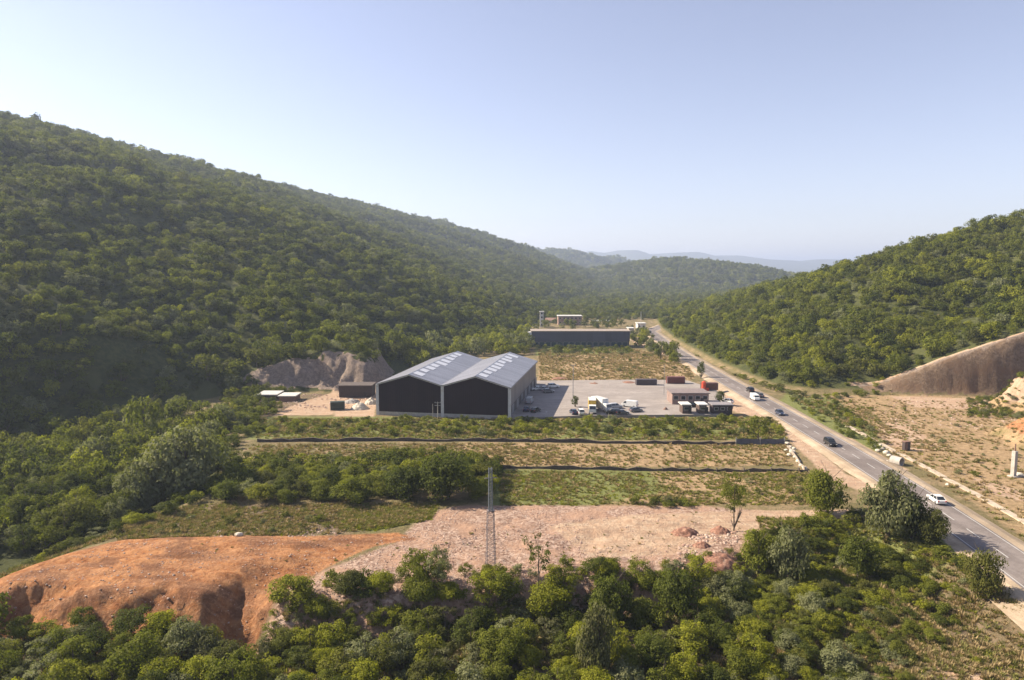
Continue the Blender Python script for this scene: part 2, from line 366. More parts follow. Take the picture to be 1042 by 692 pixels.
c_pale = cover([[(560, 535), (640, 524), (740, 520), (885, 519), (905, 526), (885, 534), (760, 541), (700, 562), (600, 568)],
                [(690, 392), (728, 394), (757, 405), (800, 432), (862, 483), (890, 495), (880, 503), (838, 484), (818, 462), (795, 440), (770, 425), (745, 418)],
                [(278, 423), (300, 412), (345, 397), (356, 398), (338, 422)],
                [(893, 428), (925, 431), (962, 457), (935, 458), (900, 452)],
                [(840, 440), (868, 447), (925, 478), (905, 482), (870, 464)],
                [(905, 403), (1012, 406), (1000, 417), (930, 414)],
                [(990, 485), (1042, 500), (1060, 515), (1000, 500)],
                [(640, 345), (665, 345), (690, 366), (676, 362), (650, 352)], (-4, [(900, 650), (925, 648), (1010, 690), (1080, 730), (1040, 735), (960, 690)]), (-3.5, [(850, 600), (885, 602), (892, 618), (860, 616)]),
                [(340, 398), (384, 398), (381, 424), (340, 424)]], 1.5)
c_green = cover([[(345, 514), (447, 512), (442, 528), (380, 541), (345, 538)], [(505, 478), (660, 478), (680, 500), (600, 514), (500, 514)], [(250, 424), (800, 424), (800, 447), (250, 447)],
                 [(800, 400), (850, 405), (905, 455), (885, 462), (840, 437), (790, 410)], (-3, [(760, 545), (880, 535), (960, 560), (1000, 600), (900, 605), (860, 640), (760, 600)]),
                 [(545, 352), (640, 352), (650, 360), (545, 362)]], 2.5)
c_dry = cover([[(470, 451), (800, 451), (806, 473), (520, 475), (470, 472)], [(660, 480), (815, 478), (840, 512), (600, 514)], [(548, 356), (640, 354), (690, 362), (712, 378), (700, 390), (548, 391)],
               [(845, 402), (900, 402), (1010, 404), (1250, 420), (1250, 640), (1042, 548), (960, 488), (905, 458), (880, 430)], (-4, [(850, 600), (960, 588), (1100, 640), (1300, 800), (860, 800), (890, 650)]),
               [(250, 464), (420, 466), (400, 472), (240, 470)]], 3)
c_brown = cover([[(120, 524), (240, 512), (350, 514), (352, 543), (240, 550), (110, 556)], (-4, [(-100, 600), (1100, 600), (1100, 900), (-100, 900)]), [(262, 404), (345, 400), (330, 420), (262, 424)]], 3)
inhillL = (F['st'] > 0); inhillR = F['right']
c_forest = np.clip(np.maximum.reduce([np.where(inhillL, np.clip(.5+F['dt']/6, 0, 1), 0), np.where(inhillR, np.clip(.5+(F['dt2']-3)/6, 0, 1), 0), np.clip(F['hm']/4, 0, 1), sstep(F['dw'], -2, 2), np.clip((YY-760)/150, 0, 1)]), 0, 1)
c_forest = c_forest*(1-np.maximum(sstep(F['hp1'], .3, 2), sstep(F['hp2'], .3, 2)))
hpr = np.maximum(F['hp1']*sstep(F['hp1'], 2.5, 5), 0)
c_rock = np.maximum.reduce([F['rockL']*1.0, F['rockR']*1.0, sstep(F['hp1'], 9, 11)*.0])
c_pale = np.maximum(c_pale, sstep(F['hp1'], 2, 4)*.9)
c_pale = np.maximum(c_pale, F['rockL']*1.0)
c_pale = np.maximum(c_pale, (F['right'] & (XX > 127) & (YY < 300) & (F['dt2'] > 5.2) & (F['dt2'] < 8))*.85)
face = sstep(F['front'], -2.5, 0)*(1-sstep(F['front'], 6, 8.5))
c_orange = np.maximum(c_orange*(1-sstep(F['front'], 7, 9)), np.maximum(sstep(F['hp2'], 1.5, 3.5)*.8*(1-sstep(F['hp2'], 6, 7.5)), face*sstep(-XX, 38, 44)))
c_gravel = c_gravel*(1-.0*face)
# the dirt drive along the pad is paler
me = bpy.data.meshes.new('ground'); ny, nx_ = XX.shape
co = np.stack([XX, YY, ZZ], -1).reshape(-1, 3).astype(np.float32)
idx = np.arange(ny*nx_).reshape(ny, nx_)
q = np.stack([idx[:-1, :-1], idx[:-1, 1:], idx[1:, 1:], idx[1:, :-1]], -1).reshape(-1, 4)
me.vertices.add(len(co)); me.vertices.foreach_set('co', co.ravel())
me.loops.add(q.size); me.loops.foreach_set('vertex_index', q.ravel().astype(np.int32))
me.polygons.add(len(q)); me.polygons.foreach_set('loop_start', np.arange(0, q.size, 4, dtype=np.int32)); me.polygons.foreach_set('loop_total', np.full(len(q), 4, np.int32))
me.polygons.foreach_set('use_smooth', np.ones(len(q), bool)); me.update()
for nm_, chans in (('coverA', (c_orange, c_gravel, c_green, c_pale)), ('coverB', (c_dry, c_brown, c_rock, c_forest))):
    a = me.attributes.new(nm_, 'FLOAT_COLOR', 'POINT'); a.data.foreach_set('color', np.stack(chans, -1).astype(np.float32).ravel())
me.materials.append(M_GROUND)
ground = bpy.data.objects.new('ground', me); COL.objects.link(ground)
tag(ground, 'valley floor of fields and dirt rising into wooded hills', 'ground', kind='structure')

# ------------------------------------------------------------------ road
CL = GP([(1260, 745), (1160, 672), (1075, 611), (1016, 567), (955, 521), (911, 493), (880, 472), (828, 440), (796, 421), (760, 401), (728, 383), (703, 368), (681, 352), (664, 340)])
def smooth_line(P, step=2.0):
    P = [Vector((a, b, 0)) for a, b in P]; out = []
    for i in range(len(P)-1):
        p0 = P[max(i-1, 0)]; p1 = P[i]; p2 = P[i+1]; p3 = P[min(i+2, len(P)-1)]
        n = max(1, int((p2-p1).length/step))
        for k in range(n):
            t = k/n; out.append(.5*((2*p1)+(p2-p0)*t+(2*p0-5*p1+4*p2-p3)*t*t+(3*p1-p0-3*p2+p3)*t**3))
    out.append(P[-1]); return out
# fit a gentle line through the surveyed points
cy = np.array([c[1] for c in CL]); cx = np.array([c[0] for c in CL])
pf = np.polyfit(cy, cx, 4)
def road_x(y): return float(np.polyval(pf, y))
RY = np.arange(30, 500, 2.0)
road_pts = [Vector((road_x(y), y, 0)) for y in RY]
road_pts += [road_pts[-1]+Vector((k*1.2+.004*k*k, k*3.2, 0)) for k in range(1, 60)]
rx_ = np.array([p.x for p in road_pts]); ry_ = np.array([p.y for p in road_pts])
ROADZ = .55
def ribbon(line, offs, zs):
    mb = MB(); n = len(offs); vs = []
    for i, p in enumerate(line):
        d = (line[min(i+1, len(line)-1)]-line[max(i-1, 0)]).normalized(); nrm = Vector((d.y, -d.x, 0))
        for o, z in zip(offs, zs): vs.append(p+nrm*o+Vector((0, 0, z)))
    fs = [(i*n+j, i*n+j+1, (i+1)*n+j+1, (i+1)*n+j) for i in range(len(line)-1) for j in range(n-1)]
    mb.add(vs, fs); return mb
def asphalt(name, a, b):
    m, nt, out = newmat(name); p = N(nt, 'ShaderNodeBsdfPrincipled', inp={'Roughness': .85, 'Specular IOR Level': .3}); L(nt, p.outputs[0], out.inputs[0])
    g = N(nt, 'ShaderNodeNewGeometry').outputs['Position']
    n1 = noise(nt, g, .12, 5, .7); n2 = noise(nt, g, 4, 3, .7); n3 = noise(nt, g, .6, 4, .7)
    c = mix(nt, mrange(nt, n1, .4, .62), a, b); c = mix(nt, mrange(nt, n3, .5, .7, 0, .45), c, tuple(x*.7 for x in a)); mp = N(nt, 'ShaderNodeMapping'); mp.inputs['Scale'].default_value = (.04, .5, 0) if name.startswith('yard') else (.6, .02, 0); L(nt, g, mp.inputs['Vector']); c = mix(nt, mrange(nt, noise(nt, mp.outputs[0], 1, 5, .7, .4), .45, .62, 0, .5), c, tuple(x*.78 for x in a)); c = mix(nt, mrange(nt, n2, .4, .7, 0, .3), c, tuple(x*1.3 for x in b))
    L(nt, c, p.inputs['Base Color']); bp = N(nt, 'ShaderNodeBump', inp={'Strength': .3, 'Distance': .02}); L(nt, n2, bp.inputs['Height']); L(nt, bp.outputs[0], p.inputs['Normal'])
    return m
M_ASPH = asphalt('road_asphalt', (.145, .122, .112), (.215, .185, .170))
M_SHLD = asphalt('shoulder_gravel', (.28, .215, .145), (.42, .33, .235))
M_PAINT = plain('road_paint', (.46, .45, .43), .7, dirt=(.3, .28, .26), var=.15)
road = tag(ribbon(road_pts, [-3.9, 0, 3.9], [ROADZ, ROADZ+.05, ROADZ]).build('road', M_ASPH), 'grey two-lane asphalt road running up the valley', 'road', kind='structure')
tag(ribbon(road_pts, [-9.0, -5.0, -3.7], [-.6, ROADZ-.05, ROADZ-.012]).build('road_shoulder', M_SHLD), 'pale gravel shoulder on the left edge of the road', 'shoulder', kind='structure')
tag(ribbon(road_pts, [3.7, 5.3, 9.5], [ROADZ-.012, ROADZ-.05, -.6]).build('road_shoulder', M_SHLD), 'pale gravel shoulder on the right edge of the road', 'shoulder', kind='structure')
mk = MB()
for o in (-3.45, 3.45):
    r_ = ribbon(road_pts, [o-.08, o+.08], [ROADZ+.014, ROADZ+.014]); mk.add(r_.v, r_.f)
for i in range(0, len(road_pts)-3, 4):
    r_ = ribbon(road_pts[i:i+3], [-.09, .09], [ROADZ+.058, ROADZ+.058]); mk.add(r_.v, r_.f)
tag(mk.build('road_markings', M_PAINT), 'white edge lines and centre dashes on the road', 'markings', kind='structure')
# concrete channel right of the road
chan = [Vector((road_x(y)+13.0+.0*y, y, .0)) for y in np.arange(70, 196, 2.0)]
for p in chan: p.z = H1(p.x, p.y)
tag(ribbon(chan, [-.75, -.7, .7, .75], [-.3, .16, .16, -.3]).build('path', plain('path_concrete', (.46, .38, .29), .9, dirt=(.3, .22, .14))), 'narrow pale strip running beside the road on its right', 'path', kind='structure')

# ------------------------------------------------------------------ yard paving
M_YARD = asphalt('yard_surface', (.235, .205, .185), (.30, .265, .24))
yp = GP([(500, 427), (542, 427), (600, 425), (738, 424), (744, 412), (728, 398), (700, 389), (655, 388), (600, 388.5), (556, 389), (540, 389), (525, 410)])
yz = .72
def sheet(name, pts, z, mat, skirt=.9):
    mb = MB(); n = len(pts); mb.add([(x, y, z) for x, y in pts]+[(x, y, z-skirt) for x, y in pts], [tuple(range(n))]+[(i, (i+1) % n, n+(i+1) % n, n+i) for i in range(n)])
    return mb.build(name, mat)
tag(sheet('yard_paving', yp, yz, M_YARD), 'grey paved yard right of the big hall', 'yard', kind='structure')
def heap_z(x, y): return H1(x, y)

# ------------------------------------------------------------------ big hall
def make_hall():
    fx, fy = G(518.5, 425.5, .5); th = R(9.6)
    r = empty('industrial_hall', (fx, fy, .3), -th, 'large twin-gabled industrial hall with pale metal roof and near-black front', 'industrial hall')
    W = 20.9; D = 61; e = 9.6; rg = 12.7
    # local x to the left is negative; y = depth
    M_ROOF = ribbed('hall_roof_metal', (.255, .255, .28), .5, .38, .35, 'Y', .05)
    M_SIDE = ribbed('hall_side_cladding', (.20, .19, .19), .6, .55, .1, 'Y', .04)
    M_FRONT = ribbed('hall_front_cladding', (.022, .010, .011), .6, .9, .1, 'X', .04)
    gap = .4
    for k in (0, 1):
        x1 = -k*W; x0 = x1-W
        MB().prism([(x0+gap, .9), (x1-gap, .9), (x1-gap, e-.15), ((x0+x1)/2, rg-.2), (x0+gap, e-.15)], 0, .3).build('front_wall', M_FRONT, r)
        MB().prism([(x0+gap, 0), (x1-gap, 0), (x1-gap, e-.15), ((x0+x1)/2, rg-.2), (x0+gap, e-.15)], D-.3, D).build('rear_wall', M_SIDE, r)
        MB().box(x0+gap, x1-gap, -.05, .35, -.9, .9).build('plinth', M_CONC, r)
        fr = MB()
        for s_ in (-1, 1):
            xe = (x0+x1)/2+s_*W/2; xm = (x0+x1)/2
            fr.add([(xe, -.25, e-.35), (xm, -.25, rg-.35), (xm, -.25, rg+.10), (xe, -.25, e+.10), (xe, -.02, e-.35), (xm, -.02, rg-.35), (xm, -.02, rg+.10), (xe, -.02, e+.10)], [(0, 1, 2, 3), (7, 6, 5, 4), (0, 4, 5, 1), (3, 2, 6, 7)])
        fr.build('verge_trim', M_WHITE, r)
    for x in (0, -W, -2*W):
        MB().box(x-gap-.05, x+gap-.002 if x == 0 else x+gap+.05, -.15, .55, -.9, e-.3).build('corner_column', M_WHITE, r)
    MB().box(-.5, -.1, .6, D-.3, 3.3, e-.1).build('side_wall', M_SIDE, r)
    MB().box(-.5, -.12, .6, D-.3, -.9, 3.295).build('side_base_wall', plain('side_base', (.11, .10, .10), .8), r)
    MB().box(-2*W+.1, -2*W+.5, .6, D-.3, -.9, e-.1).build('side_wall', M_SIDE, r)
    for y in range(5, 60, 9):
        dr = MB().box(-.13, -.04, y, y+4, -.5, 3.1).build('loading_door', plain('door_grey', (.24, .24, .25), .5), r)
        MB().box(-.04, -.02, y+1.9, y+2.1, 1.0, 1.3).build('handle', M_STEEL, dr)
    t = .12
    for k in (0, 1):
        xm = -k*W-W/2
        for s_ in (-1, 1):
            xe = xm+s_*W/2; xo = xe+(s_*.45 if (k == 0 and s_ == 1) or (k == 1 and s_ == -1) else 0)
            zo = e-(rg-e)/(W/2)*abs(xo-xe)
            o = MB().add([(xm, -.5, rg), (xo, -.5, zo), (xo, D+.4, zo), (xm, D+.4, rg), (xm, -.5, rg+t), (xo, -.5, zo+t), (xo, D+.4, zo+t), (xm, D+.4, rg+t)],
                     [(3, 2, 1, 0), (4, 5, 6, 7), (0, 1, 5, 4), (1, 2, 6, 5), (2, 3, 7, 6), (3, 0, 4, 7)]).build('roof', M_ROOF, r)
            # translucent panels on the slopes by the ridge
            if s_ == 1:
                slope = (rg-e)/(W/2)
                for i in range(9):
                    y0 = 2.5+i*6.3+random.uniform(-.4, .4); xa, xb = xm+.3, xm+random.uniform(2.6, 4.3)
                    za, zb = rg-slope*(xa-xm)+t+.02, rg-slope*(xb-xm)+t+.02
                    MB().add([(xa, y0, za), (xb, y0, zb), (xb, y0+4.2, zb), (xa, y0+4.2, za), (xa, y0, za+.06), (xb, y0, zb+.06), (xb, y0+4.2, zb+.06), (xa, y0+4.2, za+.06)], [(3, 2, 1, 0), (4, 5, 6, 7), (0, 1, 5, 4), (1, 2, 6, 5), (2, 3, 7, 6), (3, 0, 4, 7)]).build('skylight', plain('skylight_sheet', (.50, .51, .54), .3, var=.06), o)
        MB().prism([(xm-.45, rg-.02), (xm+.45, rg-.02), (xm, rg+.28)], -.52, D+.42).build('ridge_cap', plain('ridge_metal', (.45, .45, .46), .4, .2), r)
    MB().box(.36, .56, -.4, D+.3, e-.42, e-.14).build('gutter', M_STEEL, r)
    MB().box(-W-.25, -W+.25, -.4, D+.3, e-.02, e+.2).build('valley_gutter', M_STEEL, r)
    return r
hall = make_hall()
def hall_local(x, y):
    t = R(-8.5); fx, fy = G(518.5, 425.5, .5); return fx+x*math.cos(t)-y*math.sin(t), fy+x*math.sin(t)+y*math.cos(t)

def box_building(name, px0, px1, pyb, h, depth, wallm, roofm, label, cat, z0=0, win=0, winm=None, over=.4, ridge=0, rz=0, group=None, door=True, doorm=None):
    a = G(px0, pyb, z0); b = G(px1, pyb, z0); w = math.hypot(b[0]-a[0], b[1]-a[1]); cx, cy = (a[0]+b[0])/2, (a[1]+b[1])/2
    zg = min(H1(cx, cy), H1(cx, cy+depth/2)) if z0 == 0 else z0
    r = empty(name, (cx, cy, zg), rz, label, cat, group)
    MB().box(-w/2, w/2, 0, depth, -1.0, h).build('wall', wallm, r)
    if ridge: 
        MB().prism([(-over, h+.01), (depth+over, h+.01), (depth/2, h+ridge)], -w/2-over, w/2+over, 'x').build('roof', roofm, r)
    else: MB().box(-w/2-over, w/2+over, -over, depth+over, h+.003, h+.3).build('roof', roofm, r)
    if win:
        for i in range(win):
            x = -w/2+w*(i+.5)/win; ww = w/win*.32
            f = MB().box(x-ww, x+ww, -.06, .02, h*.42, h*.8).build('window', M_WHITE, r)
            MB().box(x-ww+.08, x+ww-.08, -.075, -.061, h*.42+.08, h*.8-.08).build('pane', winm or M_GLASS, f)
    if door:
        d_ = MB().box(w*.28, w*.28+1.0, -.07, .02, -.4, min(2.1, h*.8)).build('door', doorm or M_DARK, r)
        MB().box(w*.28+.8, w*.28+.9, -.12, -.071, .9, 1.05).build('handle', M_STEEL, d_)
    return r
# far warehouse
def make_warehouse():
    a = G(541, 353.5); b = G(640, 353.0); w = b[0]-a[0]; cx = (a[0]+b[0])/2; cy = a[1]
    r = empty('warehouse', (cx, cy, H1(cx, cy)), 0, 'long flat-roofed slate blue warehouse behind the dry field', 'warehouse')
    M_W = ribbed('slate_cladding', (.060, .065, .095), .9, .5, .1, 'X', .04)
    MB().box(-w/2, w/2, 0, 13, 3.6, 9.2).build('wall', M_W, r)
    MB().box(-w/2+.3, w/2-.3, .35, 12.6, -1, 3.595).build('base_wall', plain('warehouse_base', (.05, .055, .06), .6), r)
    n = 16
    for i in range(n):
        x0 = -w/2+.8+(w-1.6)*i/n; f = MB().box(x0+.25, x0+(w-1.6)/n-.25, .22, .34, .5, 3.2).build('window', M_STEEL, r)
        MB().box(x0+.4, x0+(w-1.6)/n-.4, .2, .219, .65, 3.05).build('pane', plain('teal_glass', (.03, .06, .075), .12), f)
    MB().box(-w/2-.5, w/2+.5, -.5, 13.5, 9.21, 9.7).build('roof', plain('warehouse_roof', (.30, .25, .21), .8), r)
    MB().box(-w/2-2.2, -w/2-.02, -1.2, 4, 0, 9.0).build('stair_tower', M_WHITE, r)
    return r
make_warehouse()

M_PINK = plain('pinkish_render', (.34, .23, .19), .85, dirt=(.42, .35, .30), scale=.6)
M_CREAM = plain('cream_render', (.50, .45, .38), .85, dirt=(.36, .3, .25), scale=.6)
M_TILE = plain('faded_tiles', (.26, .16, .12), .85, scale=.8)
M_LROOF = plain('light_roof_sheet', (.55, .54, .50), .55, var=.15)
M_GROOF = plain('grey_roof_sheet', (.24, .22, .22), .6, var=.2)
M_BROWN = plain('brown_boards', (.09, .06, .05), .8, var=.3)
def far_building(name, px0, px1, pyt, pyb, Y, depth, wallm, roofm, label, cat, **k):
    p = AT(px0, pyb, Y); q_ = AT(px1, pyb, Y); t_ = AT(px0, pyt, Y)
    h = t_[2]-p[2]; cx = (p[0]+q_[0])/2; w = q_[0]-p[0]; zg = H1(cx, Y)
    r = empty(name, (cx, Y, zg), k.get('rz', 0), label, cat, k.get('group'))
    h = t_[2]-zg
    MB().box(-w/2, w/2, 0, depth, -3, h).build('wall', wallm, r)
    if k.get('ridge'): MB().prism([(-.5, h+.01), (depth+.5, h+.01), (depth/2, h+k['ridge'])], -w/2-.5, w/2+.5, 'x').build('roof', roofm, r)
    else: MB().box(-w/2-.5, w/2+.5, -.5, depth+.5, h+.003, h+.5).build('roof', roofm, r)
    fl = max(1, int(round(h/3.3))); nw = k.get('win', max(2, int(w/4)))
    for f_ in range(fl):
        for i in range(nw):
            x = -w/2+w*(i+.5)/nw; z = h-(f_+.62)*h/fl if fl > 1 else h*.35
            o = MB().box(x-.75, x+.75, -.08, .02, z, z+1.5).build('window', M_WHITE, r)
            MB().box(x-.65, x+.65, -.1, -.081, z+.1, z+1.4).build('pane', M_GLASS, o)
    return r
far_building('apartment_block', 568, 592, 322, 334, 560, 12, M_PINK, M_LROOF, 'pinkish three-storey block with a pale flat roof behind the warehouse', 'building', win=6)
far_building('silo_tower', 549.5, 553, 317.5, 334, 540, 3, M_WHITE, M_WHITE, 'thin pale tower behind the left end of the warehouse', 'tower', win=1)
far_building('house', 604, 624, 327, 334, 600, 12, M_CREAM, M_LROOF, 'low cream building under a long white roof behind the warehouse', 'building', win=5)
far_building('house', 556, 565, 326, 334, 585, 9, M_CREAM, M_TILE, 'small cream house between the pale tower and the pink block', 'house', win=2, ridge=2)
far_building('house', 594, 602, 328.5, 334, 640, 9, M_PINK, M_TILE, 'small tiled house between the pink block and the white-roofed building', 'house', win=2, ridge=2)
far_building('roadside_house', 649, 657, 329.5, 336, 520, 9, M_WHITE, M_LROOF, 'small white building at the far end of the road', 'house', win=2)
far_building('roadside_house', 640, 645, 334.5, 338, 470, 8, M_CREAM, M_LROOF, 'little cream hut with a pale roof right of the warehouse', 'hut', win=1)

# yard buildings
ya = dict(z0=yz)
box_building('office_shed', 684, 721, 411.5, 3.6, 8, plain('shed_wall', (.25, .175, .15), .7, scale=.6), plain('shed_roof', (.21, .17, .16), .7), 'long low grey shed with a flat roof on the right side of the yard', 'shed', win=5, **ya)
box_building('site_cabin', 694.5, 702, 421, 2.7, 4, M_BROWN, M_LROOF, 'small brown cabin with a pale roof in front of the long shed', 'cabin', win=1, **ya)
box_building('site_cabin', 711.5, 719, 421, 2.7, 4, M_BROWN, M_WHITE, 'small dark cabin with a white roof, between the other two cabins', 'cabin', win=1, **ya)
box_building('site_cabin', 725.5, 745, 421, 2.6, 4, plain('dark_boards', (.05, .035, .04), .7), M_GROOF, 'wide dark cabin with a flat grey roof near the road', 'cabin', win=3, **ya)
# left works yard
box_building('open_store', 262, 281, 408, 2.0, 7, M_DSTONE, M_LROOF, 'low store with a pale sheet roof below the left rock cut, left of its twin', 'shed', win=0, door=False)
box_building('open_store', 284, 300, 409, 1.8, 6, M_RUST, M_LROOF, 'low store with a pale roof and rusty walls beside the dirt pad', 'shed', win=0, door=False)
box_building('lean_to', 345, 378, 404.5, 4.2, 7, plain('dark_brown_sheet', (.055, .04, .035), .8), plain('old_dark_roof', (.10, .08, .07), .8), 'dark brown lean-to shed left of the big hall', 'shed', win=0)

# containers
def container(px, py, L_, col, label, rz=0, h=2.6, group=None, z0=None):
    x, y = G(px, py, z0 or 0); z = z0 if z0 is not None else H1(x, y)
    r = empty('shipping_container', (x, y, z), rz, label, 'container', group)
    mb = MB().box(-L_/2, L_/2, 0, 2.4, .05, h)
    n = int(L_/.5)
    for i in range(n):
        xx = -L_/2+.15+i*(L_-.3)/n; mb.box(xx, xx+.22, -.04, .0-.002, .2, h-.15)
    mb.build('body', plain('container_'+label[:9].replace(' ', '_'), col, .5, .1, dirt=(col[0]*.6+.03, col[1]*.6+.02, col[2]*.6+.01)), r)
    f = MB()
    for x0 in (-L_/2-.02, L_/2-.13):
        for y0 in (-.06, 2.3): f.box(x0, x0+.15, y0, y0+.16, 0, h+.02)
    f.build('corner_post', M_STEEL, r)
    d_ = MB().box(L_/2+.01, L_/2+.05, .12, 2.28, .12, h-.1).build('door', M_STEEL, r)
    MB().tube((L_/2+.09, .8, .2), (L_/2+.09, .8, h-.2), .03).tube((L_/2+.09, 1.5, .2), (L_/2+.09, 1.5, h-.2), .03).build('lock_rod', M_STEEL, d_)
    return r
container(688, 390.5, 7, (.15, .045, .035), 'dark red container at the far edge of the yard', z0=yz)
container(658, 392, 8, (.07, .055, .06), 'dull purple-brown container at the far edge of the paved yard', z0=yz, h=2.2)
container(343.5, 417.5, 4.5, (.03, .045, .035), 'dark green skip container left of the big hall', .25)
container(722.5, 397, 6, (.12, .055, .04), 'rust brown container beside the red tank', z0=yz)

# red tank
x, y = G(716, 397.5, yz)
rt = empty('red_tank', (x, y, yz), 0, 'bright orange-red upright tank behind the long grey shed', 'tank')
mb = MB().tube((0, 0, .4), (0, 0, 3.2), .8, .8, 16).tube((0, 0, 3.2), (0, 0, 3.6), .8, .3, 16); mb.build('vessel', plain('red_paint', (.50, .07, .03), .45), rt)
mb = MB(); [mb.tube((math.cos(a)*.6, math.sin(a)*.6, -.3), (math.cos(a)*.6, math.sin(a)*.6, .45), .1, .1, 6) for a in (0, 1.6, 3.1, 4.7)]; mb.build('leg', M_STEEL, rt)
MB().box(.9, 1.8, -.5, .5, 0, 1.0).build('pump_box', plain('red_paint', (.5, .07, .03)), rt)

# ------------------------------------------------------------------ vehicles
def paint(n, c): return plain('paint_'+n, c, .28, .15, var=.08, spec=.6)
PAINTS = {'white': (.72, .72, .70), 'silver': (.42, .43, .44), 'black': (.018, .018, .02), 'navy': (.03, .045, .09), 'red': (.32, .03, .02), 'grey': (.13, .13, .14), 'yellow': (.55, .36, .06)}
def wheels(r, xsw, yw, rad, wd=.22):
    for x in xsw:
        for s_ in (-1, 1):
            w = MB().tube((x, s_*yw-wd/2, rad), (x, s_*yw+wd/2, rad), rad, rad, 14).build('wheel', M_TYRE, r)
            MB().tube((x, s_*(yw+wd/2)+.0, rad), (x, s_*(yw+wd/2)+s_*.02, rad), rad*.6, rad*.55, 10).build('rim', M_RIM, w)
def car(x, y, z, rz, colour, label, kind='hatch', group=None, name='parked_car', cat='car'):
    r = empty(name, (x, y, z), rz, label, cat, group); pm = paint(colour, PAINTS[colour])
    if kind == 'van':
        prof = [(-2.5, .35), (-2.5, 1.0), (-2.45, 2.05), (-2.2, 2.15), (1.2, 2.15), (1.55, 2.0), (2.2, 1.25), (2.6, 1.05), (2.65, .45), (2.5, .3), (-2.4, .3)]
        glass = [(1.05, 1.95), (1.5, 1.9), (2.08, 1.27), (1.0, 1.27)]; hw = .95; gz = None; L2 = 2.6
    elif kind == 'suv':
        prof = [(-2.2, .4), (-2.25, 1.05), (-2.0, 1.1), (1.0, 1.1), (2.1, .98), (2.25, .75), (2.25, .42), (2.1, .32), (-2.1, .32)]
        cab = [(-2.05, 1.1), (-1.85, 1.66), (-1.6, 1.73), (.4, 1.73), (1.15, 1.1)]; hw = .92; L2 = 2.25
    else:
        prof = [(-2.05, .38), (-2.1, .85), (-1.95, .98), (.95, .95), (1.95, .80), (2.1, .6), (2.1, .35), (1.95, .26), (-1.95, .26)]
        cab = [(-1.85, .96), (-1.25, 1.40), (-1.0, 1.46), (.25, 1.46), (1.05, .95)]; hw = .86; L2 = 2.1
    def loft(pr, ws, ztop=None):
        mb = MB(); n = len(pr); zs = [p[1] for p in pr]; z0, z1 = min(zs), max(zs); vs = []
        for f_, s_ in ((1, -1), (1, 1)):
            for (px_, pz) in pr:
                wv = ws[0]+(ws[1]-ws[0])*(pz-z0)/(z1-z0+1e-6); vs.append((px_, s_*wv, pz))
        mb.add(vs, [tuple(range(n)), tuple(reversed(range(n, 2*n)))]+[(i, (i+1) % n, n+(i+1) % n, n+i) for i in range(n)]); return mb
    if kind == 'van':
        loft(prof, (hw, hw*.9)).build('body', pm, r, .05)
        g_ = MB()
        for s_ in (-1, 1): g_.add([(a, s_*hw*.965, b) for a, b in glass], [(0, 1, 2, 3)])
        g_.add([(1.57, -.72, 1.96), (1.57, .72, 1.96), (2.2, .78, 1.3), (2.2, -.78, 1.3)], [(0, 1, 2, 3)]); g_.build('windscreen', M_GLASS, r)
    else:
        loft(prof, (hw, hw*.97)).build('body', pm, r, .05)
        g_ = loft(cab, (hw*.93, hw*.74)); g_.build('window', M_GLASS, r, .03)
        zt = cab[2][1]; MB().box(cab[1][0]+.05, cab[3][0]+.02, -hw*.76, hw*.76, zt-.02, zt+.03).build('roof', pm, r, .02)
        pl = MB()
        for (xa, za), (xb, zb) in ((cab[0], cab[1]), (cab[4], cab[3]), ((-.4, cab[0][1]), (-.4, zt))):
            for s_ in (-1, 1): pl.tube((xa, s_*hw*.95, za), (xb, s_*hw*.76, zb), .05, .05, 5)
        pl.build('pillar', pm, r)
    wheels(r, (-L2*.62, L2*.64), hw-.1, .33)
    fx_ = prof[-4][0] if kind != 'van' else 2.6
    for s_ in (-1, 1):
        MB().box(L2-.1, L2+.06, s_*hw*.75-.16, s_*hw*.75+.16, .62, .8).build('headlight', M_LAMP, r)
        MB().box(-L2-.06, -L2+.1, s_*hw*.78-.12, s_*hw*.78+.12, .72, .92).build('tail_light', M_TAIL, r)
    return r
def on_road(px, py, side, **k):
    x, y = G(px, py, ROADZ); x = road_x(y)+side*1.8
    dy = 1; ang = math.atan2(dy, (road_x(y+1)-road_x(y)))
    if side < 0: ang += math.pi
    return car(x, y, ROADZ+.04, ang, name='car', **k)
on_road(951, 511, 1, colour='white', label='white car driving away on the near part of the road', kind='hatch', group='cars driving on the road')
on_road(845, 453, -1, colour='black', label='dark car in the middle stretch of the road near the rubble gateway', kind='suv', group='cars driving on the road')
on_road(797, 422, -1, colour='navy', label='dark blue car on the road beside the shrub belt', kind='hatch', group='cars driving on the road')
on_road(772, 404, 1, colour='grey', label='grey car on the road beyond the white van', kind='hatch', group='cars driving on the road')
on_road(765.5, 407, -1, colour='white', label='white van pulling off the road by the yard entrance', kind='van', group='cars driving on the road')
on_road(761, 398.5, 1, colour='black', label='black car on the road behind the white van, at the foot of the right hill', kind='suv', group='cars driving on the road')
on_road(657, 339, -1, colour='black', label='farthest dark car on the road by the white building', kind='suv', group='cars driving on the road')
G1 = 'cars parked in the yard'
def park(px, py, rz, colour, label, kind='hatch'):
    x, y = G(px, py, yz); return car(x, y, yz+.005, R(rz), colour, label, kind, G1)
park(546, 397, 200, 'white', 'white car parked by the back of the hall wall, in its shadow')
park(552.5, 397, 190, 'silver', 'silver car in the hall shadow beside a white car')
park(563, 394.5, 10, 'white', 'white estate car near the far right edge of the hall shadow', 'suv')
park(558, 399.5, 10, 'grey', 'grey car in the hall shadow in front of the white estate')
park(539, 410, 80, 'silver', 'silver van parked against the side wall of the hall', 'van')
park(536, 418, 80, 'navy', 'dark blue car next to the near corner of the hall')
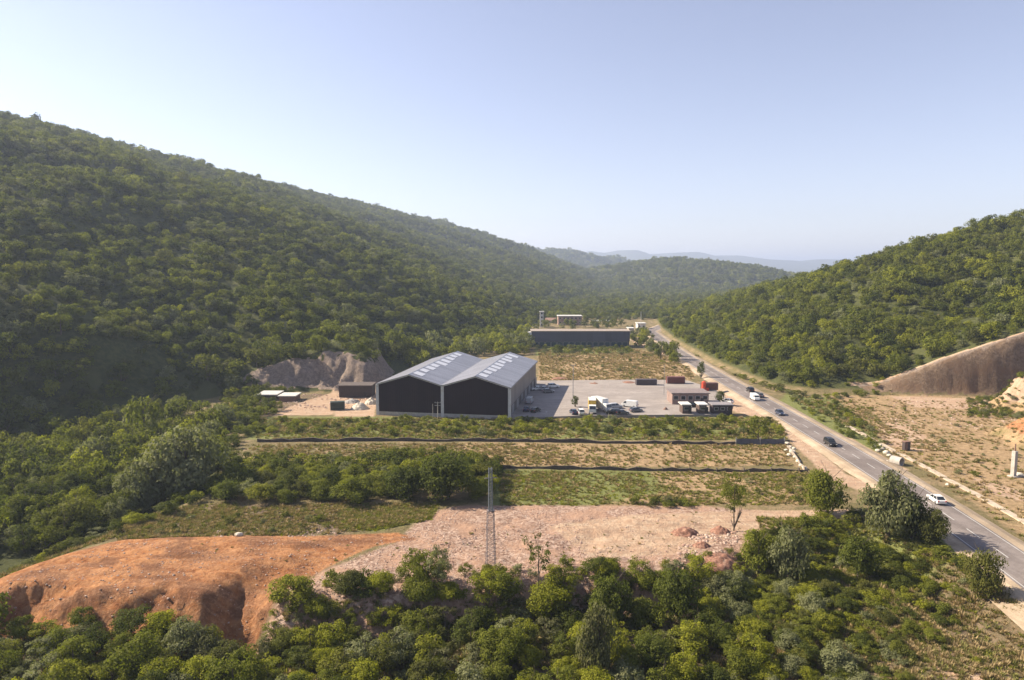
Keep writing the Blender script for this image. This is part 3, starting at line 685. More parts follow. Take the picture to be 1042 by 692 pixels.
park(545, 419, 60, 'black', 'black car in the hall shadow near its front corner')
park(583.5, 421, 100, 'navy', 'dark blue car at the front of the yard left of the yellow truck')
park(591, 421.5, 95, 'white', 'white car beside the yellow truck, on its left', 'suv')
park(624, 421.5, 170, 'black', 'black car right of the white box truck', 'suv')
park(633, 421.5, 12, 'grey', 'dark grey car at the front of the yard, right of a black car')
park(626, 415.5, 20, 'silver', 'silver pickup behind the dark cars and beside the white truck', 'suv')
park(641, 414, 150, 'white', 'white van standing in the middle of the yard front', 'van')
park(647, 419, 20, 'grey', 'grey car in front of the white van in the yard')
park(740.5, 410, 120, 'white', 'white car between the wide dark cabin and the road')
park(706.5, 414, 10, 'black', 'black car between the cabins and the long shed')
def truck(px, py, rz, boxc, cabc, label):
    x, y = G(px, py, yz); r = empty('box_truck', (x, y, yz), R(rz), label, 'truck', 'box trucks in the yard')
    MB().box(-3.6, 2.2, -1.2, 1.2, 1.0, 4.0).build('cargo_box', plain('box_'+boxc, PAINTS[boxc], .5), r, .04)
    MB().box(-3.55, 2.15, -1.15, 1.15, 4.0, 4.06).build('box_roof', M_WHITE, r)
    MB().prism([(2.3, .6), (4.2, .6), (4.3, 1.6), (4.0, 2.7), (2.3, 2.8)], -1.1, 1.1).build('cab', plain('cab_'+cabc, PAINTS[cabc], .35), r, .06)
    MB().add([(4.31, -1, 1.65), (4.31, 1, 1.65), (4.05, .95, 2.6), (4.05, -.95, 2.6)], [(0, 1, 2, 3)]).build('windscreen', M_GLASS, r)
    MB().box(-3.5, 4.0, -.5, .5, .6, .98).build('chassis', M_DARK, r)
    wheels(r, (-2.3, 3.2), 1.0, .48, .3)
    for s_ in (-1, 1): MB().box(4.2, 4.27, s_*.8-.15, s_*.8+.15, .8, 1.0).build('headlight', M_LAMP, r)
truck(602.5, 419, 265, 'yellow', 'white', 'yellow box truck with a white roof facing the field')
truck(611.5, 417.5, 300, 'white', 'white', 'white box truck standing right of the yellow truck')

# ------------------------------------------------------------------ rocks
def rock_mesh(seed, sub=2):
    bm = bmesh.new(); bmesh.ops.create_icosphere(bm, subdivisions=sub, radius=1)
    rr = random.Random(seed); off = [Vector((rr.uniform(-1, 1), rr.uniform(-1, 1), rr.uniform(-1, 1))).normalized() for _ in range(9)]
    for v in bm.verts:
        n = v.co.normalized(); d = 1+rr.uniform(-.06, .06)
        for o in off:
            k = n.dot(o)
            if k > .62: d = min(d, .72/k+.08)
        v.co = Vector((n.x*d*rr.uniform(.97, 1.03), n.y*d*.85, n.z*d*.65))
    me = bpy.data.meshes.new('boulder'); bm.to_mesh(me); bm.free(); return me
ROCKS = [rock_mesh(i) for i in range(5)]
for me_ in ROCKS: me_.materials.append(M_STONE)
def boulder(px, py, s, label, k=0, z0=0, group=None):
    x, y = G(px, py, z0); o = bpy.data.objects.new('boulder', ROCKS[k % 5]); COL.objects.link(o)
    o.location = (x, y, H1(x, y)+s*.3); o.scale = (s, s*1.1, s); o.rotation_euler = (0, 0, k*1.7)
    return tag(o, label, 'boulder', group)
brd = [(889, 455, .8), (893, 459, .7), (898, 457, .6), (902, 461, .9), (905, 464, .7), (909, 460, .5), (896, 453, .5), (1037, 484, .9), (964, 494, .5), (903, 470, .6)]
for i, (a, b, s) in enumerate(brd):
    lab = {7: 'pale boulder at the foot of the concrete pillar', 8: 'small pale boulder alone in dry grass right of the road strip', 9: 'pale rock beside the concrete pipe by the road'}.get(i, 'pale boulder in the row dumped beside the road, %s from the left' % ['first', 'second', 'fourth', 'fifth', 'sixth', 'last', 'third'][i] if i < 7 else '')
    boulder(a, b, s, lab, i, group='boulders right of the road')
boulder(243, 547.5, .75, 'whitish boulder at the back edge of the orange dirt bank', 2)
# rubble gateway at the right end of the field walls
gp = [(801, 452, .7), (804, 456, .8), (800, 459, .6), (806, 461, .9), (803, 464, .7), (809, 466, .6), (812, 470, .7), (815, 474, .6), (819, 477, .7), (808, 457, .6)]
ordn = ['first', 'second', 'third', 'fourth', 'fifth', 'sixth', 'seventh', 'eighth', 'ninth', 'tenth', 'eleventh', 'twelfth', 'thirteenth', 'fourteenth', 'fifteenth', 'sixteenth', 'seventeenth', 'eighteenth', 'nineteenth', 'twentieth']
for i, (a, b, s) in enumerate(sorted(gp, key=lambda t: t[1])):
    boulder(a, b, s, 'pale rubble block between the ends of the two field walls, %s counting from the back' % ordn[i], i+1, group='rubble blocks at the field walls')
# earth heaps on the gravel
def heap(px, py, rad, h, mat, label, seed):
    x, y = G(px, py); n = 26; X_, Y_ = np.meshgrid(np.linspace(-1, 1, n), np.linspace(-1, 1, n)); rr = np.hypot(X_, Y_)
    zz = h*(np.clip(1-rr**1.6, -.35, 1))*(.75+.5*fbm(X_*2.2+seed, Y_*2.2, seed, 3))+(fbm(X_*6, Y_*6, seed+5, 3)-.5)*.5*h
    zz = np.where(rr > 1, -.4, zz)
    vs = [(X_[i, j]*rad, Y_[i, j]*rad*.8, zz[i, j]) for i in range(n) for j in range(n)]
    fs = [(i*n+j, i*n+j+1, (i+1)*n+j+1, (i+1)*n+j) for i in range(n-1) for j in range(n-1)]
    o = MB().add(vs, fs).build('earth_heap', mat, smooth=True); o.location = (x, y, H1(x, y)-.1); return tag(o, label, 'earth heap', 'earth heaps')
M_RED = plain('red_earth', (.24, .12, .08), .95, var=.45, scale=2.5, dirt=(.36, .25, .18))
heap(697, 542, 2.6, 1.2, M_RED, 'round reddish earth heap on the pale gravel, left of a smaller one', 3)
heap(733, 541, 1.9, 1.0, M_RED, 'small reddish earth heap right of the round heap', 5)
heap(714, 555, 1.6, .8, M_RED, 'low reddish earth heap in front of the two taller ones', 8)
heap(731, 566, 3.4, 1.3, M_RED, 'broad stony reddish heap at the gravel edge near the bushes', 12)
heap(366, 416, 3.2, 2.0, M_STONE, 'pale rubble heap beside the big hall on its left', 14)
heap(378, 411, 2.4, 2.2, M_STONE, 'pale stone heap against the left wall of the hall', 15)
heap(358, 409.5, 3.0, 1.5, plain('grey_rubble', (.3, .28, .26), .95, var=.4, scale=2), 'grey rubble heap in front of the lean-to shed', 16)
heap(556, 421.5, 1.7, .8, M_WHITE, 'white pile of sheets lying in the hall shadow near the yard front', 19)
heap(663, 420, 1.6, .9, M_DSTONE, 'dark scrap heap at the front edge of the yard', 21)
heap(677, 419, 1.3, 1.6, M_RUST, 'upright rusty scrap heap at the front of the yard', 23)
heap(604, 392, 3, 1.0, M_RED, 'reddish earth heap along the back edge of the yard', 24)
heap(640, 391, 5, 1.0, M_RED, 'long reddish earth heap behind the yard, right of centre', 25)
heap(570, 386, 4, .9, M_RED, 'reddish earth heap at the corner of the dry field', 26)
# ------------------------------------------------------------------ field walls and fences
def wall_line(name, pts, h, t, mat, label, cat, posts=None, seg=2.0, rough=.1, postm=None):
    P = []
    pts = GP(pts)
    for (a, b) in zip(pts[:-1], pts[1:]):
        n = max(1, int(math.hypot(b[0]-a[0], b[1]-a[1])/seg))
        for k in range(n): P.append((a[0]+(b[0]-a[0])*k/n, a[1]+(b[1]-a[1])*k/n))
    P.append(pts[-1]); r = empty(name, (P[0][0], P[0][1], H1(*P[0])), 0, label, cat)
    base = Vector(r.location); mb = MB(); vs = []
    for i, p in enumerate(P):
        z = H1(*p); hh = h*(1+random.uniform(-rough, rough)); o = random.uniform(-.05, .05)
        for dy, zz in ((-t/2, -.5), (-t/2+.04, hh), (t/2-.04, hh), (t/2, -.5)): vs.append(Vector((p[0], p[1]+dy+o, z+zz))-base)
    n = len(P); fs = [(i*4+j, i*4+j+1, (i+1)*4+j+1, (i+1)*4+j) for i in range(n-1) for j in range(3)]+[(0, 1, 2, 3), ((n-1)*4+3, (n-1)*4+2, (n-1)*4+1, (n-1)*4)]
    mb.add(vs, fs); mb.build('panel' if posts else 'stonework', mat, r)
    if posts:
        for i in range(0, n, posts):
            z = H1(*P[i]); q_ = Vector((P[i][0], P[i][1], z))-base
            MB().box(q_.x-.09, q_.x+.09, q_.y-t/2-.12, q_.y+t/2+.12, q_.z-.4, q_.z+h+.35).build('post', postm or M_CONC, r)
    return r
wall_line('field_wall', [(262, 449.5), (400, 449), (560, 449.5), (748, 452)], 0.8, .5, plain('brown_wall', (.075, .06, .05), .9, var=.4), 'low dark brown wall along the back field under the shrub belt', 'wall', rough=.4)
wall_line('metal_fence', [(749, 452), (798, 452.5)], 1.5, .08, plain('blue_grey_sheet', (.10, .105, .13), .5), 'blue-grey sheet fence at the right end of the dark field wall', 'fence', posts=3, postm=M_STEEL)
wall_line('low_fence', [(508, 477), (620, 477.5), (720, 479), (822, 480)], .6, .3, M_DSTONE, 'low dark fence with small posts between the two front fields', 'fence', posts=3, rough=.5, postm=M_DSTONE)
wall_line('roadside_wall', [(801, 455), (806, 462), (818, 478)], .8, .6, plain('pale_wall', (.32, .27, .22), .9, var=.4), 'crumbling pale wall joining the ends of the field walls near the road', 'wall', rough=.4)
# ------------------------------------------------------------------ masts and posts
def mast():
    zt = -4.5; x, y = G(499.5, 612, zt); z = H1(x, y)
    r = empty('lattice_mast', (x, y, z), .2, 'tall slender lattice mast rising from the front thicket before the gravel', 'mast')
    Ytop = AT(499.5, 476, y)[2]; H = Ytop-z; hl = H*.60; w0, w1 = .72, .46
    M = plain('mast_steel', (.24, .20, .20), .6, .3)
    leg = [((-1, -1)), ((1, -1)), ((1, 1)), ((-1, 1))]
    for a, b in leg: MB().tube((a*w0, b*w0, -1), (a*w1, b*w1, hl), .045, .04, 6).build('leg', M, r)
    br = MB(); n = 16
    for i in range(n):
        z0, z1 = hl*i/n, hl*(i+1)/n; wa = w0+(w1-w0)*i/n; wb = w0+(w1-w0)*(i+1)/n
        for k in range(4):
            (a, b), (c, d) = leg[k], leg[(k+1) % 4]
            br.tube((a*wa, b*wa, z0), (c*wb, d*wb, z1), .02, .02, 4); br.tube((c*wa, d*wa, z0), (a*wb, b*wb, z1), .02, .02, 4); br.tube((a*wb, b*wb, z1), (c*wb, d*wb, z1), .02, .02, 4)
    br.build('bracing', M, r)
    ug = plain('mast_grey', (.16, .18, .20), .5, .2); ub = MB(); m_ = 14; wu = .27
    for a, b in leg: MB().tube((a*wu, b*wu, hl-.3), (a*wu*.85, b*wu*.85, H), .06, .055, 6).build('upper_leg', ug, r)
    for i in range(m_):
        z0, z1 = hl+(H-hl)*i/m_, hl+(H-hl)*(i+1)/m_
        for k in range(4):
            (a, b), (c, d) = leg[k], leg[(k+1) % 4]
            ub.tube((a*wu, b*wu, z0), (c*wu, d*wu, z1), .03, .03, 4); ub.tube((c*wu, d*wu, z0), (a*wu, b*wu, z1), .03, .03, 4)
    ub.build('upper_bracing', ug, r)
    MB().box(-.5, .5, -.5, .5, hl-.05, hl+.05).build('collar', M, r)
    MB().box(-.9, .9, -.05, .05, H-1.6, H-1.5).build('crossarm', M, r)
mast()
def pole(px, py, pyt, label, cat='pole', arm=True, r0=.14, mat=None, name='utility_pole', z0=0, arms=1):
    x, y = G(px, py, z0); z = H1(x, y); H = AT(px, pyt, y)[2]-z
    r = empty(name, (x, y, z), 0, label, cat)
    MB().tube((0, 0, -.6), (0, 0, H), r0, r0*.65, 8).build('shaft', mat or M_CONC, r)
    if arm:
        for k in range(arms):
            MB().box(-.9, .9, -.06, .06, H-.35-k*.8, H-.22-k*.8).build('crossarm', M_STEEL, r)
        for s_ in (-.8, 0, .8): MB().tube((s_, 0, H-.22), (s_, 0, H+.05), .06, .05, 6).build('insulator', M_WHITE, r)
    return r
pole(445.5, 426.5, 409, 'short pale pole with a crossarm in front of the hall, by its middle column', arms=2)
pole(440.5, 426.5, 411, 'thin pale post left of the crossarm pole in front of the hall', arm=False, r0=.09)
pole(583, 411, 371, 'tall thin pole in the yard right of the hall shadow', arm=True, mat=M_STEEL)
pole(675.5, 404, 371, 'thin pole at the left end of the long grey shed', arm=False, r0=.1, mat=M_STEEL)
pole(652, 338, 317, 'slim white pole by the white building at the end of the road', arm=False, r0=.2, mat=M_WHITE)
x, y = G(1031, 485)
pr = empty('concrete_pillar', (x, y, H1(x, y)), .3, 'stout pale concrete pillar standing in dry ground near the right edge', 'pillar')
hh = AT(1031, 459, y)[2]-H1(x, y)
MB().box(-.42, .42, -.42, .42, -.5, hh).build('shaft', M_CONC, pr, .05); MB().box(-.8, .8, -.8, .8, -.5, .25).build('footing', M_CONC, pr, .05)
MB().tube((0, 0, hh), (0, 0, hh+1.6), .16, .12, 8).tube((.2, .1, hh), (.25, .1, hh+1.1), .05, .05, 6).build('stub', M_RUST, pr)
x, y = G(922, 457.5)
sb = empty('switch_box', (x, y, H1(x, y)), .2, 'small dark upright box on the pale patch right of the road', 'utility box')
MB().box(-.8, .8, -.5, .5, -.2, 2.2).build('housing', plain('dark_box', (.06, .045, .045), .6), sb, .04); MB().box(-.9, .9, -.6, .6, 2.203, 2.35).build('lid', M_RUST, sb)
MB().box(-.7, -.05, -.53, -.503, .1, 2.0).build('door', M_RUST, sb)
x, y = G(912.5, 472)
pp = MB()
n = 18
ro, ri = 1.05, .82
vs = [(math.cos(2*math.pi*i/n)*rr_, yy, math.sin(2*math.pi*i/n)*rr_) for yy in (-1.2, 1.2) for rr_ in (ro, ri) for i in range(n)]
fs = []
for i in range(n):
    j = (i+1) % n
    fs += [(i, j, 2*n+j, 2*n+i), (n+i, n+j, 3*n+j, 3*n+i), (i, j, n+j, n+i), (2*n+i, 2*n+j, 3*n+j, 3*n+i)]
o = pp.add(vs, fs).build('concrete_pipe', M_CONC); o.location = (x, y, H1(x, y)+.85); o.rotation_euler = (0, 0, .5); tag(o, 'short wide concrete pipe lying beside the road with a dark opening', 'pipe')
def guard_posts():
    for i, yv in enumerate(np.arange(112, 200, 11.0)):
        x = road_x(yv)+4.6; r = empty('road_post', (x, float(yv), ROADZ-.1), 0, 'white roadside marker post on the right edge, %s from the camera' % ordn[i], 'marker post', 'roadside marker posts')
        MB().box(-.06, .06, -.05, .05, -.3, .95).build('post', M_WHITE, r); MB().box(-.065, .065, -.055, -.051, .68, .82).build('reflector', M_TAIL, r)

# ------------------------------------------------------------------ foliage prototypes
def leaves_mesh(name, seed, mat, nl, leaf, per, flat=.8, core=.25, lobe=(.22, .38), low=0.0, spread=.72, openn=0):
    g = np.random.default_rng(seed); P = []; Nn = []; T = []
    for k in range(nl):
        while True:
            c = g.uniform(-1, 1, 3)
            if np.linalg.norm(c) < 1 and (np.linalg.norm(c) > .35 or k % 4 == 0): break
        c = c*spread*np.array([1, 1, flat]); r = g.uniform(*lobe)*(1-.25*abs(c[2]))
        tone = g.uniform(0, 1)
        n = int(per*(r/.3)**2*g.uniform(.8, 1.2))
        d = g.normal(size=(n, 3)); d /= np.linalg.norm(d, axis=1)[:, None]
        d[:, 2] = np.where(d[:, 2] < -.4, -d[:, 2], d[:, 2])
        rad = r*np.where(g.random(n) < core, g.uniform(.3, .9, n), g.uniform(.88, 1.18, n))
        # ragged sprays
        rad *= 1+.16*np.sin(d[:, 0]*7+k)*np.cos(d[:, 1]*6+k*2)
        P.append(c+d*rad[:, None]*np.array([1, 1, .9])); Nn.append(d*.8+c*.4+g.normal(size=(n, 3))*.45+np.array([0, 0, .15])); T.append(np.clip(tone*.7+g.normal(size=n)*.14+.15, 0, 1))
    P = np.concatenate(P); Nn = np.concatenate(Nn); T = np.concatenate(T)
    Nn /= np.linalg.norm(Nn, axis=1)[:, None]; n = len(P)
    a = np.cross(Nn, g.normal(size=(n, 3))); a /= np.linalg.norm(a, axis=1)[:, None]; b = np.cross(Nn, a)
    l = (leaf*g.uniform(.55, 1.35, n))[:, None]; w = l*g.uniform(.45, .8, (n, 1))
    V = np.stack([P-a*l*.5, P+b*w*.5+Nn*l*.08, P+a*l*.5, P-b*w*.5+Nn*l*.08], 1).reshape(-1, 3)
    V[:, 2] += 1*flat*.0
    zmin, zmax = V[:, 2].min(), V[:, 2].max(); V[:, 2] -= zmin; V /= np.percentile(np.hypot(V[:, 0], V[:, 1]), 99.5)
    V[:, 2] += low
    me = bpy.data.meshes.new(name); me.vertices.add(n*4); me.vertices.foreach_set('co', V.astype(np.float32).ravel())
    me.loops.add(n*4); me.loops.foreach_set('vertex_index', np.arange(n*4, dtype=np.int32))
    me.polygons.add(n); me.polygons.foreach_set('loop_start', np.arange(0, n*4, 4, dtype=np.int32)); me.polygons.foreach_set('loop_total', np.full(n, 4, np.int32)); me.update()
    at = me.attributes.new('tone', 'FLOAT', 'FACE'); at.data.foreach_set('value', T.astype(np.float32))
    me.materials.append(LEAF[mat]); return me
def trunk_mesh(seed, h=1.0, mat=M_BARK, bare=False):
    rr = random.Random(seed); mb = MB()
    p = Vector((0, 0, -.25)); r = .075; tips = []
    for k in range(4):
        q_ = p+Vector((rr.uniform(-.05, .05), rr.uniform(-.05, .05), (h+.25)/4)); mb.tube(p, q_, r, r*.75, 7, False); p = q_; r *= .75; tips.append((p, r))
    for k in range(6 if not bare else 12):
        p0, r0 = tips[rr.randint(0, 3)]; a = rr.uniform(0, 6.28); ln = rr.uniform(.3, .7)
        q_ = p0+Vector((math.cos(a)*ln*.7, math.sin(a)*ln*.7, ln*.6)); mb.tube(p0, q_, r0*.6, r0*.2, 5, False)
        for j in range(2 if not bare else 4):
            b = a+rr.uniform(-1, 1); s0 = p0.lerp(q_, rr.uniform(.4, .9)); mb.tube(s0, s0+Vector((math.cos(b)*ln*.4, math.sin(b)*ln*.4, ln*rr.uniform(.2, .5))), r0*.25, r0*.08, 4, False)
    me = bpy.data.meshes.new('trunk'); me.from_pydata(mb.v, [], mb.f); me.materials.append(mat); me.update(); return me
TRUNKS = [trunk_mesh(i) for i in range(4)]
NEAR = {}
for mi, mname in enumerate(('dark', 'mid', 'lime', 'grey')):
    NEAR[mname] = [leaves_mesh('crown', 100+mi*10+k, mname, 34, .088, 170, flat=(.85, 1.0, .7, 1.2)[k], lobe=((.2, .36), (.17, .32), (.22, .4), (.16, .30))[k], spread=.82) for k in range(4)]
MIDS = {}
for mi, mname in enumerate(('dark', 'mid', 'lime', 'grey')):
    MIDS[mname] = [leaves_mesh('crown', 300+mi*10+k, mname, 20, .15, 48, flat=(.8, .95, .65)[k], lobe=(.22, .38), spread=.8) for k in range(3)]
DRYM = [leaves_mesh('crown', 500+k, 'dry', 16, .10, 40, flat=.8, lobe=(.2, .35)) for k in range(2)]
# tall airy tree and thin trees
AIRY = {m: leaves_mesh('crown', 600+i, m, 30, .075, 260, flat=1.9, lobe=(.15, .28), spread=.9) for i, m in enumerate(('grey', 'mid', 'dark'))}
# ------------------------------------------------------------------ places of plants
def poly_points(pts, z, spacing, seed, jit=.45):
    P = GP(pts, z); g = np.random.default_rng(seed); a = np.array(P)
    x = np.arange(a[:, 0].min(), a[:, 0].max(), spacing); y = np.arange(a[:, 1].min(), a[:, 1].max(), spacing)
    X, Y = np.meshgrid(x, y); X = X+g.uniform(-jit, jit, X.shape)*spacing; Y = Y+g.uniform(-jit, jit, X.shape)*spacing
    m = sdist(P, X, Y) > 0; return X[m], Y[m]
PLANTS = []   # dict(kind, x,y,z,r,h,tone,region)
def tone_pick(g, w): return ('dark', 'mid', 'lime', 'grey')[int(g.choice(4, p=np.array(w)/sum(w)))]
def clearof(x, y):
    # keep off road, yard, buildings
    if abs(x-np.interp(y, ry_, rx_)) < 6.5 and y > 30: return False
    return True
def zone(region, kind, pts, z, spacing, rr, hk, w, seed, keep=1.0):
    X, Y = poly_points(pts, z, spacing, seed); g = np.random.default_rng(seed+1)
    Z = land(X, Y) if len(X) else []
    for x, y, zz in zip(X, Y, Z):
        if g.random() > keep or not clearof(x, y): continue
        r = g.uniform(*rr)*(1.25 if g.random() < .12 else 1)
        PLANTS.append(dict(kind=kind, x=x, y=y, z=zz, r=r, h=r*g.uniform(*hk), tone=tone_pick(g, w), region=region, rot=g.uniform(0, 6.28)))
zone('front', 'tree', [(-90, 664), (60, 664), (185, 666), (240, 688), (300, 644), (400, 636), (560, 628), (680, 622), (745, 612), (770, 660), (790, 720), (820, 1000), (-120, 1000)], -6.5, 3.2, (1.7, 3.0), (1.3, 1.7), (1.8, 4, 4.5, 2.2), 5, .93)
zone('front', 'shrub', [(-90, 662), (160, 662), (235, 678), (300, 632), (400, 626), (560, 615), (690, 606), (760, 590), (860, 610), (1000, 630), (860, 750), (-90, 750)], -5.8, 2.1, (.7, 1.4), (.9, 1.4), (2, 4, 4, 1.5), 6, .8)
zone('woodl', 'tree', [(-120, 625), (-120, 435), (60, 432), (200, 432), (243, 447), (226, 470), (214, 500), (112, 541), (58, 563), (0, 586), (-40, 606)], -3, 4.9, (2.4, 4.3), (1.4, 1.9), (5, 4, 1.5, 2), 7, .95)
zone('woodl', 'shrub', [(-40, 612), (0, 592), (60, 566), (130, 549), (225, 512), (238, 470), (245, 449), (262, 449), (262, 428), (225, 410), (215, 440), (222, 490), (100, 535), (40, 562)], -1.5, 2.7, (1.0, 2.2), (1.0, 1.5), (4, 4, 1.5, 1.5), 24, .85)
zone('mass', 'shrub', [(205, 500), (228, 472), (300, 474), (400, 468), (460, 470), (503, 478), (503, 506), (440, 511), (350, 512), (235, 514)], 0, 3.1, (1.9, 3.4), (1.0, 1.4), (5, 4, 1.6, .6), 8, .92)
zone('belt', 'shrub', [(262, 429), (378, 429), (545, 428), (790, 427), (794, 444), (262, 444)], 0, 3.3, (.8, 2.0), (.8, 1.4), (3, 4, 2, .6), 9, .75)
zone('lowright', 'shrub', [(765, 560), (790, 548), (870, 535), (930, 550), (985, 592), (900, 612), (840, 612), (780, 600)], -2.5, 1.9, (.8, 1.8), (.7, 1.2), (2, 4, 3, 1), 10, .95)
zone('lowright', 'shrub', [(860, 620), (950, 600), (1042, 640), (1060, 760), (880, 760)], -4, 4.4, (.5, 1.1), (.8, 1.2), (1, 3, 2, 3), 11, .5)
zone('leftyard', 'shrub', [(222, 398), (262, 399), (300, 401), (262, 404), (232, 406)], 0, 2.6, (1.4, 2.6), (1.1, 1.7), (4, 4, .6, .6), 33, .9)
zone('wareh', 'shrub', [(545, 353.5), (640, 353.5), (650, 361), (548, 361)], 0, 4.0, (1.0, 2.3), (.9, 1.4), (2, 4, 1, 2), 12, .7)
zone('wareh', 'shrub', [(548, 360), (650, 358), (700, 366), (705, 386), (550, 387)], 0, 9, (.7, 1.7), (.8, 1.2), (2, 4, 1, 3), 13, .35)
zone('backt', 'tree', [(640, 338), (655, 340), (690, 362), (700, 370), (690, 372), (645, 352)], 0, 6.5, (2.0, 4.0), (1.5, 2.2), (3, 4, 1, 1), 14, .8)
zone('backt', 'tree', [(398, 372), (470, 352), (540, 343), (545, 352), (540, 362), (480, 362), (420, 374)], 0, 6.5, (3.2, 5.5), (1.5, 2.0), (1, 3, 3, 1.5), 15, .9)
zone('backt', 'tree', [(535, 329), (640, 328), (648, 334), (636, 336), (540, 336)], 0, 11, (2.5, 4.5), (1.3, 1.8), (4, 4, .5, 1), 31, .6)
zone('roadr', 'shrub', [(690, 356), (705, 361), (770, 391), (830, 404), (905, 398), (880, 404), (830, 407), (800, 401), (770, 394), (735, 376)], 0, 2.9, (.8, 2.2), (.8, 1.3), (3, 4, 2, .6), 32, .85)
zone('roadr', 'shrub', [(800, 405), (850, 410), (905, 452), (890, 459), (835, 430)], 0, 3.2, (.6, 1.8), (.8, 1.3), (3, 4, 1.5, 1), 16, .75)
zone('roadr', 'shrub', [(850, 405), (1000, 425), (1100, 440), (1100, 530), (960, 480), (905, 455)], 0, 5.0, (.4, 1.1), (.7, 1.2), (1, 3, 1, 4), 17, .45)
zone('field', 'shrub', [(640, 508), (700, 508), (700, 516), (640, 516)], 0, 1.6, (.6, 1.2), (.9, 1.2), (5, 2, 0, .5), 18, .8)
zone('field', 'shrub', [(130, 525), (340, 520), (345, 540), (150, 550)], 0, 3.4, (.4, 1.1), (.8, 1.3), (3, 2, 0, 4), 19, .6)
zone('field', 'shrub', [(760, 488), (830, 485), (870, 512), (770, 516)], 0, 3.0, (.5, 1.3), (.8, 1.3), (2, 4, 1, 2), 20, .5)
zone('roadr', 'shrub', [(840, 398), (905, 398), (985, 368), (1010, 350), (990, 345), (930, 375), (870, 388)], 0, 3.2, (.8, 1.8), (.8, 1.3), (3, 3, 1, 2), 21, .7)
zone('leftyard', 'shrub', [(232, 404), (262, 402), (285, 420), (262, 428), (240, 430)], 0, 3.2, (1.2, 2.4), (1.1, 1.6), (3, 4, 1, .5), 22, .85)
zone('lowright', 'shrub', [(745, 600), (800, 596), (850, 606), (880, 650), (895, 760), (770, 760)], -5, 2.3, (1.0, 2.3), (.9, 1.4), (2, 4, 4, 2), 23, .85)
zone('roadr', 'shrub', [(985, 406), (1060, 405), (1070, 427), (985, 425)], 0, 1.9, (.6, 1.4), (.8, 1.2), (3, 4, 1, 1), 25, .8)
# hand-placed trees: base px, top py, radius px, tone, label
HAND = [
 (190, 503, 432, 46, 'grey', 'big round silvery-green tree at the right edge of the left wood', 'n'),
 (140, 520, 472, 28, 'grey', 'silvery-green tree below the big round silvery one', 'n'),
 (148, 458, 402, 21, 'mid', 'tall bright green tree standing alone before the dark bank', 'n'),
 (168, 512, 468, 26, 'mid', 'round bright green tree in front of the big silvery tree', 'n'),
 (75, 545, 505, 30, 'mid', 'broad green tree low in the left wood above the orange bank', 'n'),
 (746, 540, 480, 15, 'mid', 'slender young tree with a visible trunk by the gravel track', 's'),
 (548, 604, 542, 17, 'dark', 'thin open-crowned tree in front of the gravel, right of the mast', 'o'),
 (447, 608, 553, 14, 'grey', 'feathery greyish poplar-like tree left of the mast', 's'),
 (841, 523, 476, 25, 'mid', 'round bushy green tree on the left side of the road', 'n'),
 (904, 545, 478, 29, 'grey', 'large dense tree leaning over the road by the white car', 'n'),
 (926, 548, 500, 20, 'dark', 'dark green bushy tree beside the large roadside tree', 'n'),
 (950, 556, 516, 17, 'dark', 'small dark tree at the road edge below the white car', 'n'),
 (1000, 606, 556, 21, 'mid', 'olive green bushy tree at the lower right edge of the road', 'n'),
 (874, 588, 545, 22, 'dark', 'dark bushy tree in the green hollow left of the road', 'n'),
 (802, 590, 535, 22, 'grey', 'pale grey-green tree at the corner of the gravel ground', 'n'),
 (772, 582, 540, 21, 'mid', 'green bushy tree just right of the gravel edge', 'n'),
 (732, 412, 397, 6, 'dark', 'small dark tree at the right end of the long grey shed', 'n'),
 (713, 385, 367, 5, 'dark', 'dark upright tree at the left edge of the road by the dry field', 'n'),
 (585, 416, 402, 4.5, 'dark', 'small dark tree at the foot of the yard pole', 'n'),
 (771, 447, 423, 12, 'mid', 'green tree in the shrub belt behind the blue-grey fence', 'n'),
 (568, 363, 350, 7, 'dark', 'dark bush tree in front of the warehouse left half', 'n'),
 (672, 366, 347, 9, 'dark', 'dark tree cluster at the bend of the road', 'n'),
 (700, 440, 428, 8, 'dark', 'dark round bush tree in the middle of the shrub belt', 'n'),
 (455, 508, 462, 34, 'dark', 'broad dark green tree mass in the field left of the mast', 'n'),
 (415, 508, 474, 26, 'dark', 'dark tree left of the broad dark mass in the field', 'n'),
 (608, 690, 612, 24, 'grey', 'brownish grey-green open tree in the middle of the front thicket', 'n'),
 (620, 640, 585, 26, 'dark', 'dark green tree in the front thicket below the gravel centre', 'n'),
 (690, 632, 578, 25, 'dark', 'tall dark tree at the back of the front thicket below the gravel right end', 'n'),
]
HANDP = []
for (px, pb, pt_, rp, tone, lab, ty) in HAND:
    z0 = 0
    for _ in range(12):
        x, y = G(px, pb, z0); z0 = .5*z0+.5*H1(x, y)
    z = H1(x, y); f = float(PROJ(x, y, z)[2])
    r = rp*f/FPX; h = max(AT(px, pt_, y)[2]-z, r)
    HANDP.append(dict(kind='tree', x=x, y=y, z=z, r=r, h=h, tone=tone, region='hand', rot=random.uniform(0, 6), label=lab, ty=ty, f=f))
# keep random plants out of the way of hand-placed ones
PLANTS = [p for p in PLANTS if all((p['x']-q_['x'])**2+(p['y']-q_['y'])**2 > (q_['r']*.75)**2 for q_ in HANDP)]
